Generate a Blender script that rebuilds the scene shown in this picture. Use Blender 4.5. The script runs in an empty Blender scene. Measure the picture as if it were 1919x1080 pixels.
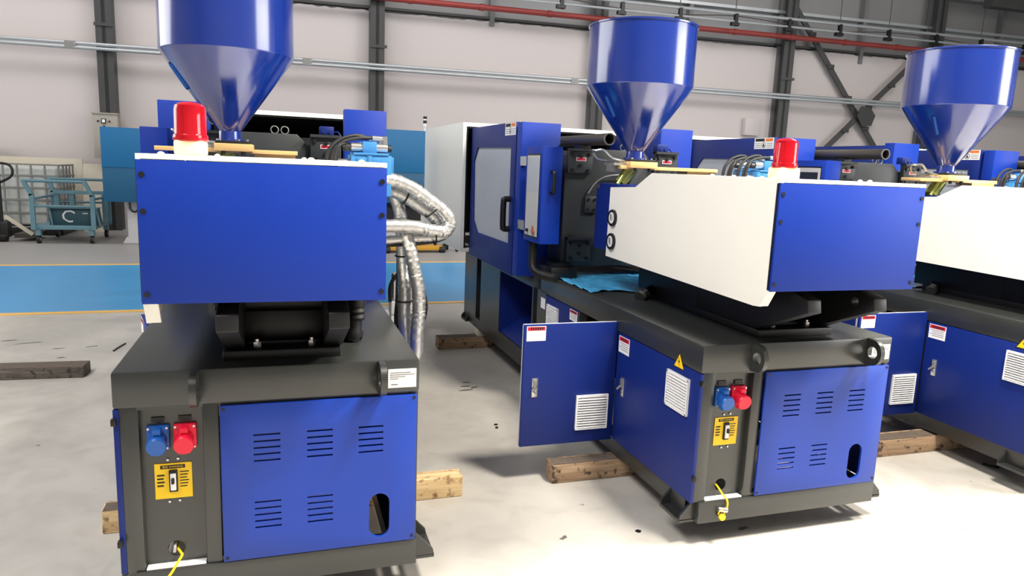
import bpy, bmesh, math, random
from mathutils import Vector, Matrix
random.seed(7)
S = bpy.context.scene
COL = S.collection
PI = math.pi

# ------------------------------------------------------------------ camera
F_PX, YAW, PITCH, ROLL = 1337.67, 0.316124, 0.168619, 0.0400757
CAM = Vector((0.52832, -2.481555, 1.611235))
fw = Vector((math.sin(YAW)*math.cos(PITCH), math.cos(YAW)*math.cos(PITCH), -math.sin(PITCH)))
rt = Vector((math.cos(YAW), -math.sin(YAW), 0))
up = rt.cross(fw)
r2 = rt*math.cos(ROLL) + up*math.sin(ROLL)
u2 = -rt*math.sin(ROLL) + up*math.cos(ROLL)
cd = bpy.data.cameras.new('camera'); cam = bpy.data.objects.new('camera', cd); COL.objects.link(cam)
cd.sensor_width = 36.0; cd.lens = F_PX/1919*36.0; cd.clip_end = 200; cd.clip_start = 0.05
mw = Matrix((r2, u2, -fw)).transposed().to_4x4(); mw.translation = CAM
cam.matrix_world = mw
S.camera = cam

# ------------------------------------------------------------------ world, lamps, exposure
S.view_settings.view_transform = 'Standard'
S.view_settings.look = 'None'
S.view_settings.gamma = 1.0
S.view_settings.use_curve_mapping = False
S.view_settings.exposure = 0.8
W = bpy.data.worlds.new('sky'); S.world = W; W.use_nodes = True
wn = W.node_tree; wb = wn.nodes['Background']
wb.inputs[0].default_value = (0.86, 0.92, 1.0, 1); wb.inputs[1].default_value = 0.3

def area(name, loc, target, sx, sy, power, color=(1, 1, 1)):
    l = bpy.data.lights.new(name, 'AREA'); l.shape = 'RECTANGLE'; l.size = sx; l.size_y = sy
    l.energy = power; l.color = color
    o = bpy.data.objects.new(name, l); COL.objects.link(o); o.location = loc
    o.rotation_euler = (Vector(target)-Vector(loc)).to_track_quat('-Z', 'Y').to_euler()
    return o
# high-bay lamps over the front of the machine row, added overhead fills, plus unseen left and right fills
area('high_bay_lamp', (3.2, -1.4, 5.6), (3.2, -1.3, 0), 0.9, 0.9, 375, (1.0, 0.935, 0.82))
area('high_bay_lamp', (6.2, -1.4, 5.6), (6.2, -1.3, 0), 0.9, 0.9, 375, (1.0, 0.935, 0.82))
area('overhead_fill_lamp', (10.5, 2.0, 7.9), (10.5, 2.0, 0), 2.0, 12.0, 300, (1.0, 0.98, 0.95))  # unseen roof strip, added as overhead fill
area('overhead_fill_lamp', (-3.2, -2.2, 7.9), (-3.2, -2.2, 0), 2.6, 7.0, 540, (1.0, 0.98, 0.96))  # unseen roof strip, added to brighten the left floor
area('overhead_fill_lamp', (3.0, 9.0, 7.9), (4.0, 13.0, 2.0), 20.0, 1.2, 320, (1.0, 0.96, 0.95))  # added strip aimed at the back wall to brighten it
area('left_fill_light', (-13.0, 6.0, 4.2), (2.0, 1.0, 1.2), 15.0, 5.0, 600, (1.0, 0.99, 0.97))  # unseen source, added to brighten the left-facing white panels
area('right_fill_light', (20.0, -8.0, 3.8), (3.0, 1.0, 0.8), 9.0, 5.0, 700, (1.0, 0.985, 0.96))  # unseen source, set to the right for the hopper highlights

# ------------------------------------------------------------------ materials
def lin(c):
    return tuple(((v/255.0)/12.92 if v/255.0 <= 0.04045 else ((v/255.0+0.055)/1.055)**2.4) for v in c)

def mat(name, rgb, rough=0.45, metal=0.0, var=0.06, scale=6.0, bump=0.0, bscale=60.0, spec=0.5, rvar=0.06, emit=0, coat=0.0, stretch=None):
    m = bpy.data.materials.new(name); m.use_nodes = True
    nt = m.node_tree; n = nt.nodes; L = nt.links; b = n['Principled BSDF']
    c = lin(rgb)
    tc = n.new('ShaderNodeTexCoord'); src = tc.outputs['Object']
    if stretch:
        mp = n.new('ShaderNodeMapping'); mp.inputs['Scale'].default_value = stretch
        L.new(src, mp.inputs['Vector']); src = mp.outputs['Vector']
    nz = n.new('ShaderNodeTexNoise'); nz.inputs['Scale'].default_value = scale; nz.inputs['Detail'].default_value = 4
    L.new(src, nz.inputs['Vector'])
    mx = n.new('ShaderNodeMix'); mx.data_type = 'RGBA'
    mx.inputs['A'].default_value = tuple(v*(1-var) for v in c)+(1,)
    mx.inputs['B'].default_value = tuple(min(1, v*(1+var)) for v in c)+(1,)
    L.new(nz.outputs['Fac'], mx.inputs['Factor']); L.new(mx.outputs['Result'], b.inputs['Base Color'])
    mr = n.new('ShaderNodeMapRange'); mr.inputs['To Min'].default_value = max(0.02, rough-rvar); mr.inputs['To Max'].default_value = min(1, rough+rvar)
    L.new(nz.outputs['Fac'], mr.inputs['Value']); L.new(mr.outputs['Result'], b.inputs['Roughness'])
    b.inputs['Metallic'].default_value = metal
    b.inputs['Specular IOR Level'].default_value = spec
    if coat: b.inputs['Coat Weight'].default_value = coat; b.inputs['Coat Roughness'].default_value = 0.12
    if bump:
        n2 = n.new('ShaderNodeTexNoise'); n2.inputs['Scale'].default_value = bscale; n2.inputs['Detail'].default_value = 3
        L.new(src, n2.inputs['Vector'])
        bp = n.new('ShaderNodeBump'); bp.inputs['Strength'].default_value = bump; bp.inputs['Distance'].default_value = 0.002
        L.new(n2.outputs['Fac'], bp.inputs['Height']); L.new(bp.outputs['Normal'], b.inputs['Normal'])
    return m

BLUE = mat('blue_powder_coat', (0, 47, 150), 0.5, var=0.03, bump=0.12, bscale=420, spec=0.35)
BLUED = mat('blue_sheet_shaded', (6, 34, 112), 0.5, var=0.03, bump=0.05, bscale=300, spec=0.38)  # same blue darkened: weaker light on the side sheets put into the colour
BLUEP = mat('blue_end_panel_lit', (10, 56, 160), 0.42, var=0.03, bump=0.08, bscale=420, spec=0.55)  # same blue lightened: floor reflection put into the end panel's colour
BLUEH = mat('blue_gloss_hopper_shaded', (6, 38, 120), 0.2, var=0.04, bump=0.02, bscale=240, spec=1.0, rvar=0.03, coat=0.7)  # gloss finish; blue darkened for the weak light on the hoppers
GREY = mat('charcoal_frame_paint', (42, 44, 43), 0.31, var=0.06, spec=0.9, bump=0.06, bscale=200)
GREYD = mat('dark_platen_paint', (46, 50, 53), 0.45, var=0.06, bump=0.05, bscale=150)
BLACK = mat('black_paint', (15, 15, 17), 0.42, var=0.1)
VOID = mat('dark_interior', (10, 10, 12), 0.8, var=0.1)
RUB = mat('black_rubber', (18, 18, 19), 0.55, var=0.15)
WHITE = mat('white_cover_paint', (242, 239, 230), 0.42, var=0.02, bump=0.04, bscale=300)
WHITEC = mat('white_rear_cover_paint', (214, 216, 214), 0.45, var=0.02)
LABEL = mat('label_white', (236, 236, 236), 0.4, var=0.02)
INK = mat('label_ink_grey', (120, 116, 118), 0.6, var=0.05)
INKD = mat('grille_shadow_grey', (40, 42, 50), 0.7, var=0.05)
INKK = mat('label_ink_black', (22, 22, 22), 0.6, var=0.05)
REDL = mat('label_red', (196, 30, 52), 0.45, var=0.04)
PINK = mat('label_pink_red', (214, 40, 84), 0.45, var=0.04)
COPPER = mat('copper_knob', (196, 120, 92), 0.35, 0.3, var=0.08)
ORG = mat('label_orange', (224, 120, 40), 0.45, var=0.04)
YEL = mat('warning_yellow', (246, 202, 10), 0.42, var=0.03)
YELC = mat('yellow_cord', (244, 214, 30), 0.5, var=0.05)
CEEB = mat('socket_blue_plastic', (30, 92, 176), 0.35, var=0.03)
CEER = mat('socket_red_plastic', (232, 24, 58), 0.35, var=0.03)
STEEL = mat('bright_steel', (205, 205, 205), 0.28, 0.9, var=0.05)
ZINC = mat('galvanised_conduit', (186, 190, 192), 0.42, 0.6, var=0.08)
TUBE = mat('dark_steel_tube', (84, 80, 72), 0.36, 0.5, var=0.12)
BRASS = mat('brass_slide', (226, 188, 128), 0.36, 0.35, var=0.06, scale=20)
GREENT = mat('passivated_chute', (196, 204, 110), 0.25, 0.6, var=0.1)
VALVE = mat('valve_light_blue', (54, 120, 176), 0.42, var=0.05)
FOIL = mat('silver_hose_wrap', (206, 206, 206), 0.34, 0.85, var=0.18, scale=34, bump=1.0, bscale=70)
CREAM = mat('beacon_cream_base', (246, 226, 182), 0.5, var=0.02)
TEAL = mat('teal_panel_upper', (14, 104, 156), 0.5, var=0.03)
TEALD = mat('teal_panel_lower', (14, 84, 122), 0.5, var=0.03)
CART = mat('cart_teal_paint', (92, 128, 140), 0.5, var=0.1)
CARTD = mat('toolbox_dark_teal', (30, 66, 76), 0.5, var=0.1)
GALV = mat('galvanised_cage', (140, 140, 138), 0.5, 0.5, var=0.1)
PLAST = mat('milky_plastic', (196, 200, 196), 0.5, var=0.06)
CARD = mat('pale_board', (206, 198, 180), 0.7, var=0.06)
CABG = mat('cabinet_beige_grey', (158, 152, 142), 0.5, var=0.04)
YELP = mat('yellow_machine_paint', (190, 140, 30), 0.6, var=0.15)
COLM = mat('column_dark_paint', (62, 62, 62), 0.5, var=0.1)
COLL = mat('column_flange_grey', (112, 112, 112), 0.5, var=0.08)
PIPE = mat('red_fire_pipe', (148, 56, 50), 0.45, var=0.08)
GLASS = mat('frosted_window', (176, 182, 190), 0.35, var=0.10, scale=3)
SCREEN = mat('screen_panel_grey', (190, 190, 188), 0.35, var=0.06, scale=5)
SCREEND = mat('screen_dark', (44, 48, 54), 0.2, var=0.05)
PALE = mat('pale_grey_paint', (200, 200, 204), 0.5, var=0.05)

def wood(name, a, b, d):
    m = bpy.data.materials.new(name); m.use_nodes = True
    nt = m.node_tree; n = nt.nodes; L = nt.links; bs = n['Principled BSDF']
    tc = n.new('ShaderNodeTexCoord'); mp = n.new('ShaderNodeMapping'); mp.inputs['Scale'].default_value = (1.6, 18, 22)
    L.new(tc.outputs['Object'], mp.inputs['Vector'])
    nz = n.new('ShaderNodeTexNoise'); nz.inputs['Scale'].default_value = 2.2; nz.inputs['Detail'].default_value = 7; nz.inputs['Distortion'].default_value = 0.8
    L.new(mp.outputs['Vector'], nz.inputs['Vector'])
    cr = n.new('ShaderNodeValToRGB'); cr.color_ramp.elements[0].position = 0.32; cr.color_ramp.elements[1].position = 0.68
    cr.color_ramp.elements[0].color = lin(a)+(1,); cr.color_ramp.elements[1].color = lin(b)+(1,)
    L.new(nz.outputs['Fac'], cr.inputs['Fac'])
    n3 = n.new('ShaderNodeTexNoise'); n3.inputs['Scale'].default_value = 26; n3.inputs['Detail'].default_value = 6
    L.new(tc.outputs['Object'], n3.inputs['Vector'])
    c3 = n.new('ShaderNodeValToRGB'); c3.color_ramp.elements[0].position = 0.54; c3.color_ramp.elements[1].position = 0.66
    L.new(n3.outputs['Fac'], c3.inputs['Fac'])
    mx = n.new('ShaderNodeMix'); mx.data_type = 'RGBA'; mx.inputs['B'].default_value = lin(d)+(1,)
    L.new(c3.outputs['Color'], mx.inputs['Factor']); L.new(cr.outputs['Color'], mx.inputs['A'])
    L.new(mx.outputs['Result'], bs.inputs['Base Color']); bs.inputs['Roughness'].default_value = 0.8
    bp = n.new('ShaderNodeBump'); bp.inputs['Strength'].default_value = 0.5; bp.inputs['Distance'].default_value = 0.004
    L.new(nz.outputs['Fac'], bp.inputs['Height']); L.new(bp.outputs['Normal'], bs.inputs['Normal'])
    return m
WOODB = wood('timber_bright', (206, 172, 124), (232, 206, 158), (140, 104, 72))
WOODM = wood('timber_brown', (146, 118, 92), (182, 154, 124), (76, 60, 48))
WOODD = wood('timber_weathered', (82, 74, 68), (122, 114, 106), (60, 54, 50))
WOODT = mat('dark_sawn_top', (96, 84, 74), 0.9, var=0.45, scale=40, bump=0.8, bscale=60)

def red_lens():
    m = bpy.data.materials.new('red_lens'); m.use_nodes = True
    b = m.node_tree.nodes['Principled BSDF']
    n = m.node_tree.nodes; L = m.node_tree.links
    tc = n.new('ShaderNodeTexCoord'); nz = n.new('ShaderNodeTexNoise'); nz.inputs['Scale'].default_value = 8
    L.new(tc.outputs['Object'], nz.inputs['Vector'])
    mx = n.new('ShaderNodeMix'); mx.data_type = 'RGBA'
    mx.inputs['A'].default_value = (0.60, 0.006, 0.02, 1); mx.inputs['B'].default_value = (0.72, 0.01, 0.03, 1)
    L.new(nz.outputs['Fac'], mx.inputs['Factor']); L.new(mx.outputs['Result'], b.inputs['Base Color'])
    b.inputs['Roughness'].default_value = 0.12; b.inputs['Transmission Weight'].default_value = 0.6; b.inputs['IOR'].default_value = 1.3
    b.inputs['Coat Weight'].default_value = 0.8
    return m
LENS = red_lens()

def film_mat():
    m = mat('blue_protective_film', (84, 176, 236), 0.2, var=0.35, scale=14, bump=1.0, bscale=30, spec=0.7)
    return m
FILM = film_mat()

def concrete():
    m = bpy.data.materials.new('polished_concrete'); m.use_nodes = True
    nt = m.node_tree; n = nt.nodes; L = nt.links; b = n['Principled BSDF']
    tc = n.new('ShaderNodeTexCoord')
    def noise(s, d, dist=0.0):
        z = n.new('ShaderNodeTexNoise'); z.inputs['Scale'].default_value = s; z.inputs['Detail'].default_value = d; z.inputs['Distortion'].default_value = dist
        L.new(tc.outputs['Object'], z.inputs['Vector']); return z
    n1 = noise(0.9, 6, 0.6); n2 = noise(5.0, 8, 1.2); n3 = noise(38, 5)
    cr = n.new('ShaderNodeValToRGB'); e = cr.color_ramp.elements
    e[0].position = 0.3; e[0].color = lin((168, 164, 157))+(1,); e[1].position = 0.66; e[1].color = lin((194, 189, 181))+(1,)
    L.new(n1.outputs['Fac'], cr.inputs['Fac'])
    c2 = n.new('ShaderNodeValToRGB'); c2.color_ramp.elements[0].position = 0.30; c2.color_ramp.elements[0].color = (0.88, 0.875, 0.87, 1)
    c2.color_ramp.elements[1].position = 0.55; c2.color_ramp.elements[1].color = (1, 1, 1, 1)
    L.new(n2.outputs['Fac'], c2.inputs['Fac'])
    mm = n.new('ShaderNodeMix'); mm.data_type = 'RGBA'; mm.blend_type = 'MULTIPLY'; mm.inputs['Factor'].default_value = 1
    L.new(cr.outputs['Color'], mm.inputs['A']); L.new(c2.outputs['Color'], mm.inputs['B'])
    # sparse dark scuffs
    vo = n.new('ShaderNodeTexNoise'); vo.inputs['Scale'].default_value = 2.6; vo.inputs['Detail'].default_value = 9; vo.inputs['Distortion'].default_value = 2.5
    mp = n.new('ShaderNodeMapping'); mp.inputs['Scale'].default_value = (1.0, 2.2, 1); mp.inputs['Location'].default_value = (3.1, 7.7, 0)
    L.new(tc.outputs['Object'], mp.inputs['Vector']); L.new(mp.outputs['Vector'], vo.inputs['Vector'])
    c3 = n.new('ShaderNodeValToRGB'); c3.color_ramp.elements[0].position = 0.715; c3.color_ramp.elements[0].color = (0, 0, 0, 1)
    c3.color_ramp.elements[1].position = 0.76; c3.color_ramp.elements[1].color = (1, 1, 1, 1)
    L.new(vo.outputs['Fac'], c3.inputs['Fac'])
    m3 = n.new('ShaderNodeMix'); m3.data_type = 'RGBA'; m3.inputs['B'].default_value = lin((84, 78, 74))+(1,)
    L.new(c3.outputs['Color'], m3.inputs['Factor']); L.new(mm.outputs['Result'], m3.inputs['A'])
    L.new(m3.outputs['Result'], b.inputs['Base Color'])
    mr = n.new('ShaderNodeMapRange'); mr.inputs['To Min'].default_value = 0.36; mr.inputs['To Max'].default_value = 0.62
    L.new(n2.outputs['Fac'], mr.inputs['Value']); L.new(mr.outputs['Result'], b.inputs['Roughness'])
    bp = n.new('ShaderNodeBump'); bp.inputs['Strength'].default_value = 0.08; bp.inputs['Distance'].default_value = 0.003
    L.new(n3.outputs['Fac'], bp.inputs['Height']); L.new(bp.outputs['Normal'], b.inputs['Normal'])
    return m
CONC = concrete()
FARC = mat('painted_grey_floor', (150, 148, 146), 0.45, var=0.06, scale=1.2)
AISLE = mat('aisle_blue_paint', (66, 147, 200), 0.4, var=0.08, scale=1.0, stretch=(0.6, 3, 1))
SCUFF = mat('dark_floor_scuff', (96, 90, 86), 0.7, var=0.2, scale=30)
STRIPE = mat('line_yellow_paint', (226, 178, 88), 0.5, var=0.08, scale=4)
WALLM = mat('white_wall_panel', (198, 190, 188), 0.6, var=0.03, scale=0.5)
WALLU = mat('grey_metal_cladding', (138, 138, 138), 0.5, 0.1, var=0.08, scale=0.8)
HALL = mat('hall_pale_wall', (168, 166, 164), 0.7, var=0.03)
ROOF = mat('roof_sheet', (150, 150, 150), 0.6, var=0.05)

# ------------------------------------------------------------------ mesh builder
class M:
    def __init__(s): s.bm = bmesh.new()
    def _mi(s, fs, mi):
        for f in fs: f.material_index = mi
    def box(s, x0, y0, z0, x1, y1, z1, mi=0, bev=0.0, seg=2):
        if x0 > x1: x0, x1 = x1, x0
        if y0 > y1: y0, y1 = y1, y0
        if z0 > z1: z0, z1 = z1, z0
        vs = [s.bm.verts.new((x, y, z)) for x in (x0, x1) for y in (y0, y1) for z in (z0, z1)]
        q = ((0, 1, 3, 2), (4, 6, 7, 5), (0, 4, 5, 1), (2, 3, 7, 6), (0, 2, 6, 4), (1, 5, 7, 3))
        fs = [s.bm.faces.new([vs[i] for i in f]) for f in q]
        s._mi(fs, mi)
        if bev:
            es = list({e for f in fs for e in f.edges})
            bmesh.ops.bevel(s.bm, geom=es, offset=bev, segments=seg, profile=0.5, affect='EDGES', material=-1)
        return s
    def prism(s, pts, ax, a0, a1, mi=0, bev=0.0):
        def P(p, a):
            return (a, p[0], p[1]) if ax == 'x' else ((p[0], a, p[1]) if ax == 'y' else (p[0], p[1], a))
        A = [s.bm.verts.new(P(p, a0)) for p in pts]; B = [s.bm.verts.new(P(p, a1)) for p in pts]
        n = len(pts); fs = [s.bm.faces.new(A), s.bm.faces.new(B[::-1])]
        for i in range(n): fs.append(s.bm.faces.new((A[i], B[i], B[(i+1) % n], A[(i+1) % n])))
        s._mi(fs, mi)
        if bev:
            es = list({e for f in fs for e in f.edges})
            bmesh.ops.bevel(s.bm, geom=es, offset=bev, segments=2, profile=0.5, affect='EDGES', material=-1)
        return s
    def cyl(s, p0, p1, r0, r1=None, seg=16, mi=0, cap=True):
        p0 = Vector(p0); p1 = Vector(p1); r1 = r0 if r1 is None else r1
        d = (p1-p0).normalized(); a = d.orthogonal().normalized(); b = d.cross(a)
        A = []; B = []
        for i in range(seg):
            t = 2*PI*i/seg; v = a*math.cos(t)+b*math.sin(t)
            A.append(s.bm.verts.new(p0+v*r0)); B.append(s.bm.verts.new(p1+v*r1))
        fs = [s.bm.faces.new((A[i], A[(i+1) % seg], B[(i+1) % seg], B[i])) for i in range(seg)]
        if cap: fs += [s.bm.faces.new(A[::-1]), s.bm.faces.new(B)]
        s._mi(fs, mi); return s
    def lathe(s, c, prof, seg=32, mi=0, ax='z', close=False):
        c = Vector(c); rings = []
        for r, h in prof:
            ring = []
            for i in range(seg):
                t = 2*PI*i/seg
                u, v = r*math.cos(t), r*math.sin(t)
                o = (u, v, h) if ax == 'z' else ((h, u, v) if ax == 'x' else (u, h, v))
                ring.append(s.bm.verts.new(c+Vector(o)))
            rings.append(ring)
        fs = []
        pr = list(zip(rings, rings[1:])) + ([(rings[-1], rings[0])] if close else [])
        for A, B in pr:
            for i in range(seg): fs.append(s.bm.faces.new((A[i], A[(i+1) % seg], B[(i+1) % seg], B[i])))
        if not close:
            fs.append(s.bm.faces.new(rings[0][::-1])); fs.append(s.bm.faces.new(rings[-1]))
        s._mi(fs, mi); return s
    def tube(s, pts, r, seg=10, mi=0, sub=5, rough=0.0, closed=False):
        pts = [Vector(p) for p in pts]
        if sub > 1 and len(pts) > 2:
            out = []
            n = len(pts)
            for i in range(n-1):
                a = pts[max(i-1, 0)]; b = pts[i]; c = pts[i+1]; d = pts[min(i+2, n-1)]
                for k in range(sub):
                    t = k/sub
                    out.append(0.5*((2*b)+(c-a)*t+(2*a-5*b+4*c-d)*t*t+(3*b-a-3*c+d)*t**3))
            out.append(pts[-1]); pts = out
        rings = []; prev = None
        for i, p in enumerate(pts):
            d = (pts[min(i+1, len(pts)-1)]-pts[max(i-1, 0)]).normalized()
            a = d.orthogonal().normalized() if prev is None else (prev-d*prev.dot(d)).normalized()
            prev = a; b = d.cross(a)
            rr = r*(1+random.uniform(-rough, rough))
            rings.append([s.bm.verts.new(p+(a*math.cos(2*PI*k/seg)+b*math.sin(2*PI*k/seg))*rr*(1+random.uniform(-rough, rough)*.6)) for k in range(seg)])
        fs = []
        for A, B in zip(rings, rings[1:]):
            for k in range(seg): fs.append(s.bm.faces.new((A[k], A[(k+1) % seg], B[(k+1) % seg], B[k])))
        fs += [s.bm.faces.new(rings[0][::-1]), s.bm.faces.new(rings[-1])]
        s._mi(fs, mi); return s
    def bar(s, p0, p1, w, h, mi=0):
        p0 = Vector(p0); p1 = Vector(p1); d = (p1-p0).normalized()
        a = d.cross(Vector((0, 0, 1)))
        a = Vector((1, 0, 0)) if a.length < 1e-4 else a.normalized()
        b = a.cross(d)
        vs = [[s.bm.verts.new(p+a*i*w/2+b*j*h/2) for i, j in ((-1, -1), (1, -1), (1, 1), (-1, 1))] for p in (p0, p1)]
        fs = [s.bm.faces.new(vs[0][::-1]), s.bm.faces.new(vs[1])]
        for k in range(4): fs.append(s.bm.faces.new((vs[0][k], vs[0][(k+1) % 4], vs[1][(k+1) % 4], vs[1][k])))
        s._mi(fs, mi); return s
    def text(s, txt, size, mtx, mi=0):
        cu = bpy.data.curves.new('t', 'FONT'); cu.body = txt; cu.size = size; cu.align_x = 'CENTER'; cu.align_y = 'CENTER'; cu.resolution_u = 2
        o = bpy.data.objects.new('t', cu); COL.objects.link(o)
        dg = bpy.context.evaluated_depsgraph_get(); me = bpy.data.meshes.new_from_object(o.evaluated_get(dg))
        me.transform(mtx); k = len(s.bm.faces)
        s.bm.from_mesh(me); s.bm.faces.ensure_lookup_table()
        for f in list(s.bm.faces)[k:]: f.material_index = mi
        bpy.data.objects.remove(o); bpy.data.curves.remove(cu); bpy.data.meshes.remove(me)
        return s
    def mesh(s, recalc=True):
        bm = s.bm
        if recalc: bmesh.ops.recalc_face_normals(bm, faces=bm.faces[:])
        for f in bm.faces: f.smooth = True
        for e in bm.edges:
            if len(e.link_faces) == 2 and e.calc_face_angle(0) < math.radians(38): e.smooth = True
            else: e.smooth = False
        me = bpy.data.meshes.new('m'); bm.to_mesh(me); bm.free(); return me
    def minus(s, other):
        a = s.mesh(); b = other.mesh()
        oa = bpy.data.objects.new('a', a); ob = bpy.data.objects.new('b', b)
        COL.objects.link(oa); COL.objects.link(ob)
        md = oa.modifiers.new('b', 'BOOLEAN'); md.operation = 'DIFFERENCE'; md.solver = 'EXACT'; md.object = ob
        dg = bpy.context.evaluated_depsgraph_get(); me = bpy.data.meshes.new_from_object(oa.evaluated_get(dg))
        bpy.data.objects.remove(oa); bpy.data.objects.remove(ob); bpy.data.meshes.remove(a); bpy.data.meshes.remove(b)
        bm = bmesh.new(); bm.from_mesh(me)
        for f in bm.faces: f.smooth = True
        for e in bm.edges: e.smooth = len(e.link_faces) == 2 and e.calc_face_angle(0) < math.radians(38)
        bm.to_mesh(me); bm.free(); return me

CACHE = {}
def part(name, src, mats, parent=None, label=None, loc=None, rotz=None, key=None):
    """one mesh object; src is an M, a mesh, or a function that makes one (cached by key so repeats share data)"""
    k = key or None
    if k and k in CACHE: me = CACHE[k]
    else:
        me = src() if callable(src) else src
        if isinstance(me, M): me = me.mesh()
        me.name = name
        idx = [0]*len(me.polygons); me.polygons.foreach_get('material_index', idx)
        me.materials.clear()
        for mm in (mats if isinstance(mats, (list, tuple)) else [mats]): me.materials.append(mm)
        me.polygons.foreach_set('material_index', idx)
        if k: CACHE[k] = me
    o = bpy.data.objects.new(name, me); COL.objects.link(o)
    if parent: o.parent = parent
    if loc is not None: o.location = loc
    if rotz: o.rotation_euler = (0, 0, rotz)
    if label: o['label'] = label
    return o
def tag(o, label, cat, group=None):
    o['label'] = label; o['category'] = cat
    if group: o['group'] = group
    return o
def thing(name, label, cat, loc=(0, 0, 0), rotz=0, group=None):
    o = bpy.data.objects.new(name, None); COL.objects.link(o); o.location = loc; o.rotation_euler = (0, 0, rotz)
    o.empty_display_size = 0.1
    return tag(o, label, cat, group)
def struct(name, src, mats, parent=None):
    o = part(name, src, mats, parent)
    if not parent: o['kind'] = 'structure'
    return o

# ------------------------------------------------------------------ the hall
floor = struct('floor', M().box(-14, -14, -0.1, 26, 18, 0), CONC)
def strip(name, x0, y00, x1, y10, dw, z, m):
    return struct(name, M().prism([(x0, y00), (x1, y10), (x1, y10+dw), (x0, y00+dw)], 'z', 0.0, z), m, floor)
def yl(x, a): return a + 0.033*x
strip('grey_floor_coating', -14, yl(-14, 8.95), 26, yl(26, 8.95), 4.9, 0.002, FARC)
strip('blue_aisle_stripe', -14, yl(-14, 5.58), 26, yl(26, 5.58), 3.3, 0.004, AISLE)
strip('yellow_line', -14, yl(-14, 5.48), 26, yl(26, 5.48), 0.10, 0.005, STRIPE)
strip('yellow_line', -14, yl(-14, 8.88), 26, yl(26, 8.88), 0.12, 0.005, STRIPE)

for k, (x, y, a, l) in enumerate(((1.80, 2.43, 0.1, 0.11), (1.83, 2.52, 0.05, 0.07), (1.79, 2.34, 0.1, 0.12), (1.86, 2.39, 0.4, 0.08), (-1.66, 4.36, 0.2, 0.14), (-1.48, 4.25, 0.3, 0.22), (-1.22, 4.02, 0.1, 0.13), (-0.98, 4.05, 0.3, 0.1), (-1.12, 3.72, 0.0, 0.07), (2.35, 0.42, 0.7, 0.10), (2.55, 0.10, 0.2, 0.06), (1.70, 0.22, 0.5, 0.05), (0.0, -0.2, 0.2, 0.1), (2.9, -0.9, 0.1, 0.09))):
    c, q = math.cos(a), math.sin(a); pt = []
    for j in range(10):
        t = 2*PI*j/10; rx = l/2*random.uniform(0.6, 1.1); ry = 0.014*random.uniform(0.4, 1.3)
        px_, py_ = rx*math.cos(t), ry*math.sin(t); pt.append((x+c*px_-q*py_, y+q*px_+c*py_))
    part('scuff_mark', M().prism(pt, 'z', 0.0002, 0.0012), SCUFF, floor)
WSL = -0.058
def wy(x): return 14.03 + WSL*x
WANG = math.atan(WSL)
def wquad(x0, x1, off0, off1):
    return [(x0, wy(x0)-off0), (x1, wy(x1)-off0), (x1, wy(x1)-off1), (x0, wy(x0)-off1)]
colx = [-2.72, 2.54, 7.6, 12.57, 17.0, 22.0]
wall = struct('wall_back', M().prism(wquad(-14.2, 26.2, -0.12, -0.32), 'z', 0, 8.6), WALLU)
edges = [-13.9]+colx+[25.9]
for i in range(len(edges)-1):       # white sandwich boards between the columns, ragged dark top joint
    a, b = edges[i]+0.02, edges[i+1]-0.02
    pts = []; n = 40
    m = M()
    vs0 = []
    for j in range(n+1):
        x = a+(b-a)*j/n; vs0.append((x, 4.80+random.uniform(-0.018, 0.018)))
    bm = m.bm
    fr = [bm.verts.new((x, wy(x), z)) for x, z in vs0]; bk = [bm.verts.new((x, wy(x)+0.12, z)) for x, z in vs0]
    fl = [bm.verts.new((x, wy(x), 0)) for x, z in vs0]
    for j in range(n):
        bm.faces.new((fl[j], fl[j+1], fr[j+1], fr[j])); bm.faces.new((fr[j], fr[j+1], bk[j+1], bk[j]))
    part('wall_board', m, WALLM, wall)
m = M()
for x0, x1 in zip(edges, edges[1:]): m.prism(wquad(x0, x1, 0.02, -0.1), 'z', 4.845, 4.90)
part('sill_angle', m, COLM, wall)
# girts on the cladding
for z in (5.62, 6.45):
    part('girt', M().prism(wquad(-14, 26, 0.06, -0.13), 'z', z, z+0.07), ZINC, wall)
for k, x in enumerate((5.1, 9.98, 14.89, 19.3)):
    part('cladding_stud', M().prism(wquad(x-0.05, x+0.05, 0.05, -0.14), 'z', 4.6 if k else 4.7, 8.5), COLL, wall)
for i, x in enumerate(colx):
    c = struct('trim_%d' % (i+1), M().prism(wquad(x-0.035, x+0.035, 0.0, 0.3), 'z', 0, 8.5).prism(wquad(x-0.15, x+0.15, 0.28, 0.30), 'z', 0, 8.5), COLM)
    part('flange', M().prism(wquad(x-0.15, x+0.15, -0.005, 0.012), 'z', 0, 8.5), COLL, c)
    for z in (2.0, 4.0):
        part('cleat', M().prism(wquad(x-0.17, x+0.2, 0.30, 0.33), 'z', z, z+0.06), COLM, c)

def at_wall(x, off, z): return (x, wy(x)-off, z)
# X brace
for (xa, za, xb, zb, o) in ((12.62, 5.9, 17.0, 0.75, 0.16), (17.0, 5.3, 12.6, 1.05, 0.20)):
    b = part('cross_brace', M().bar(at_wall(xa, o, za), at_wall(xb, o, zb), 0.05, 0.13), COLM)
    tag(b, 'dark steel brace arm running from upper left to lower right on the wall' if xa < 15 else 'dark steel brace arm running from upper right to lower left on the wall', 'brace')
    n = 7
    for k in range(1, n):
        t = k/n; p = Vector(at_wall(xa+(xb-xa)*t, o+0.05, za+(zb-za)*t))
        part('brace_clip', M().box(p.x-0.09, p.y-0.03, p.z-0.05, p.x+0.09, p.y+0.03, p.z+0.05), COLM, b)
g = part('gusset_plate', M().prism([(14.83, 3.5), (15.1, 3.5), (15.3, 3.28), (15.2, 3.02), (14.92, 3.0), (14.72, 3.25)], 'y', wy(15)-0.30, wy(15)-0.33), COLM)
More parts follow.
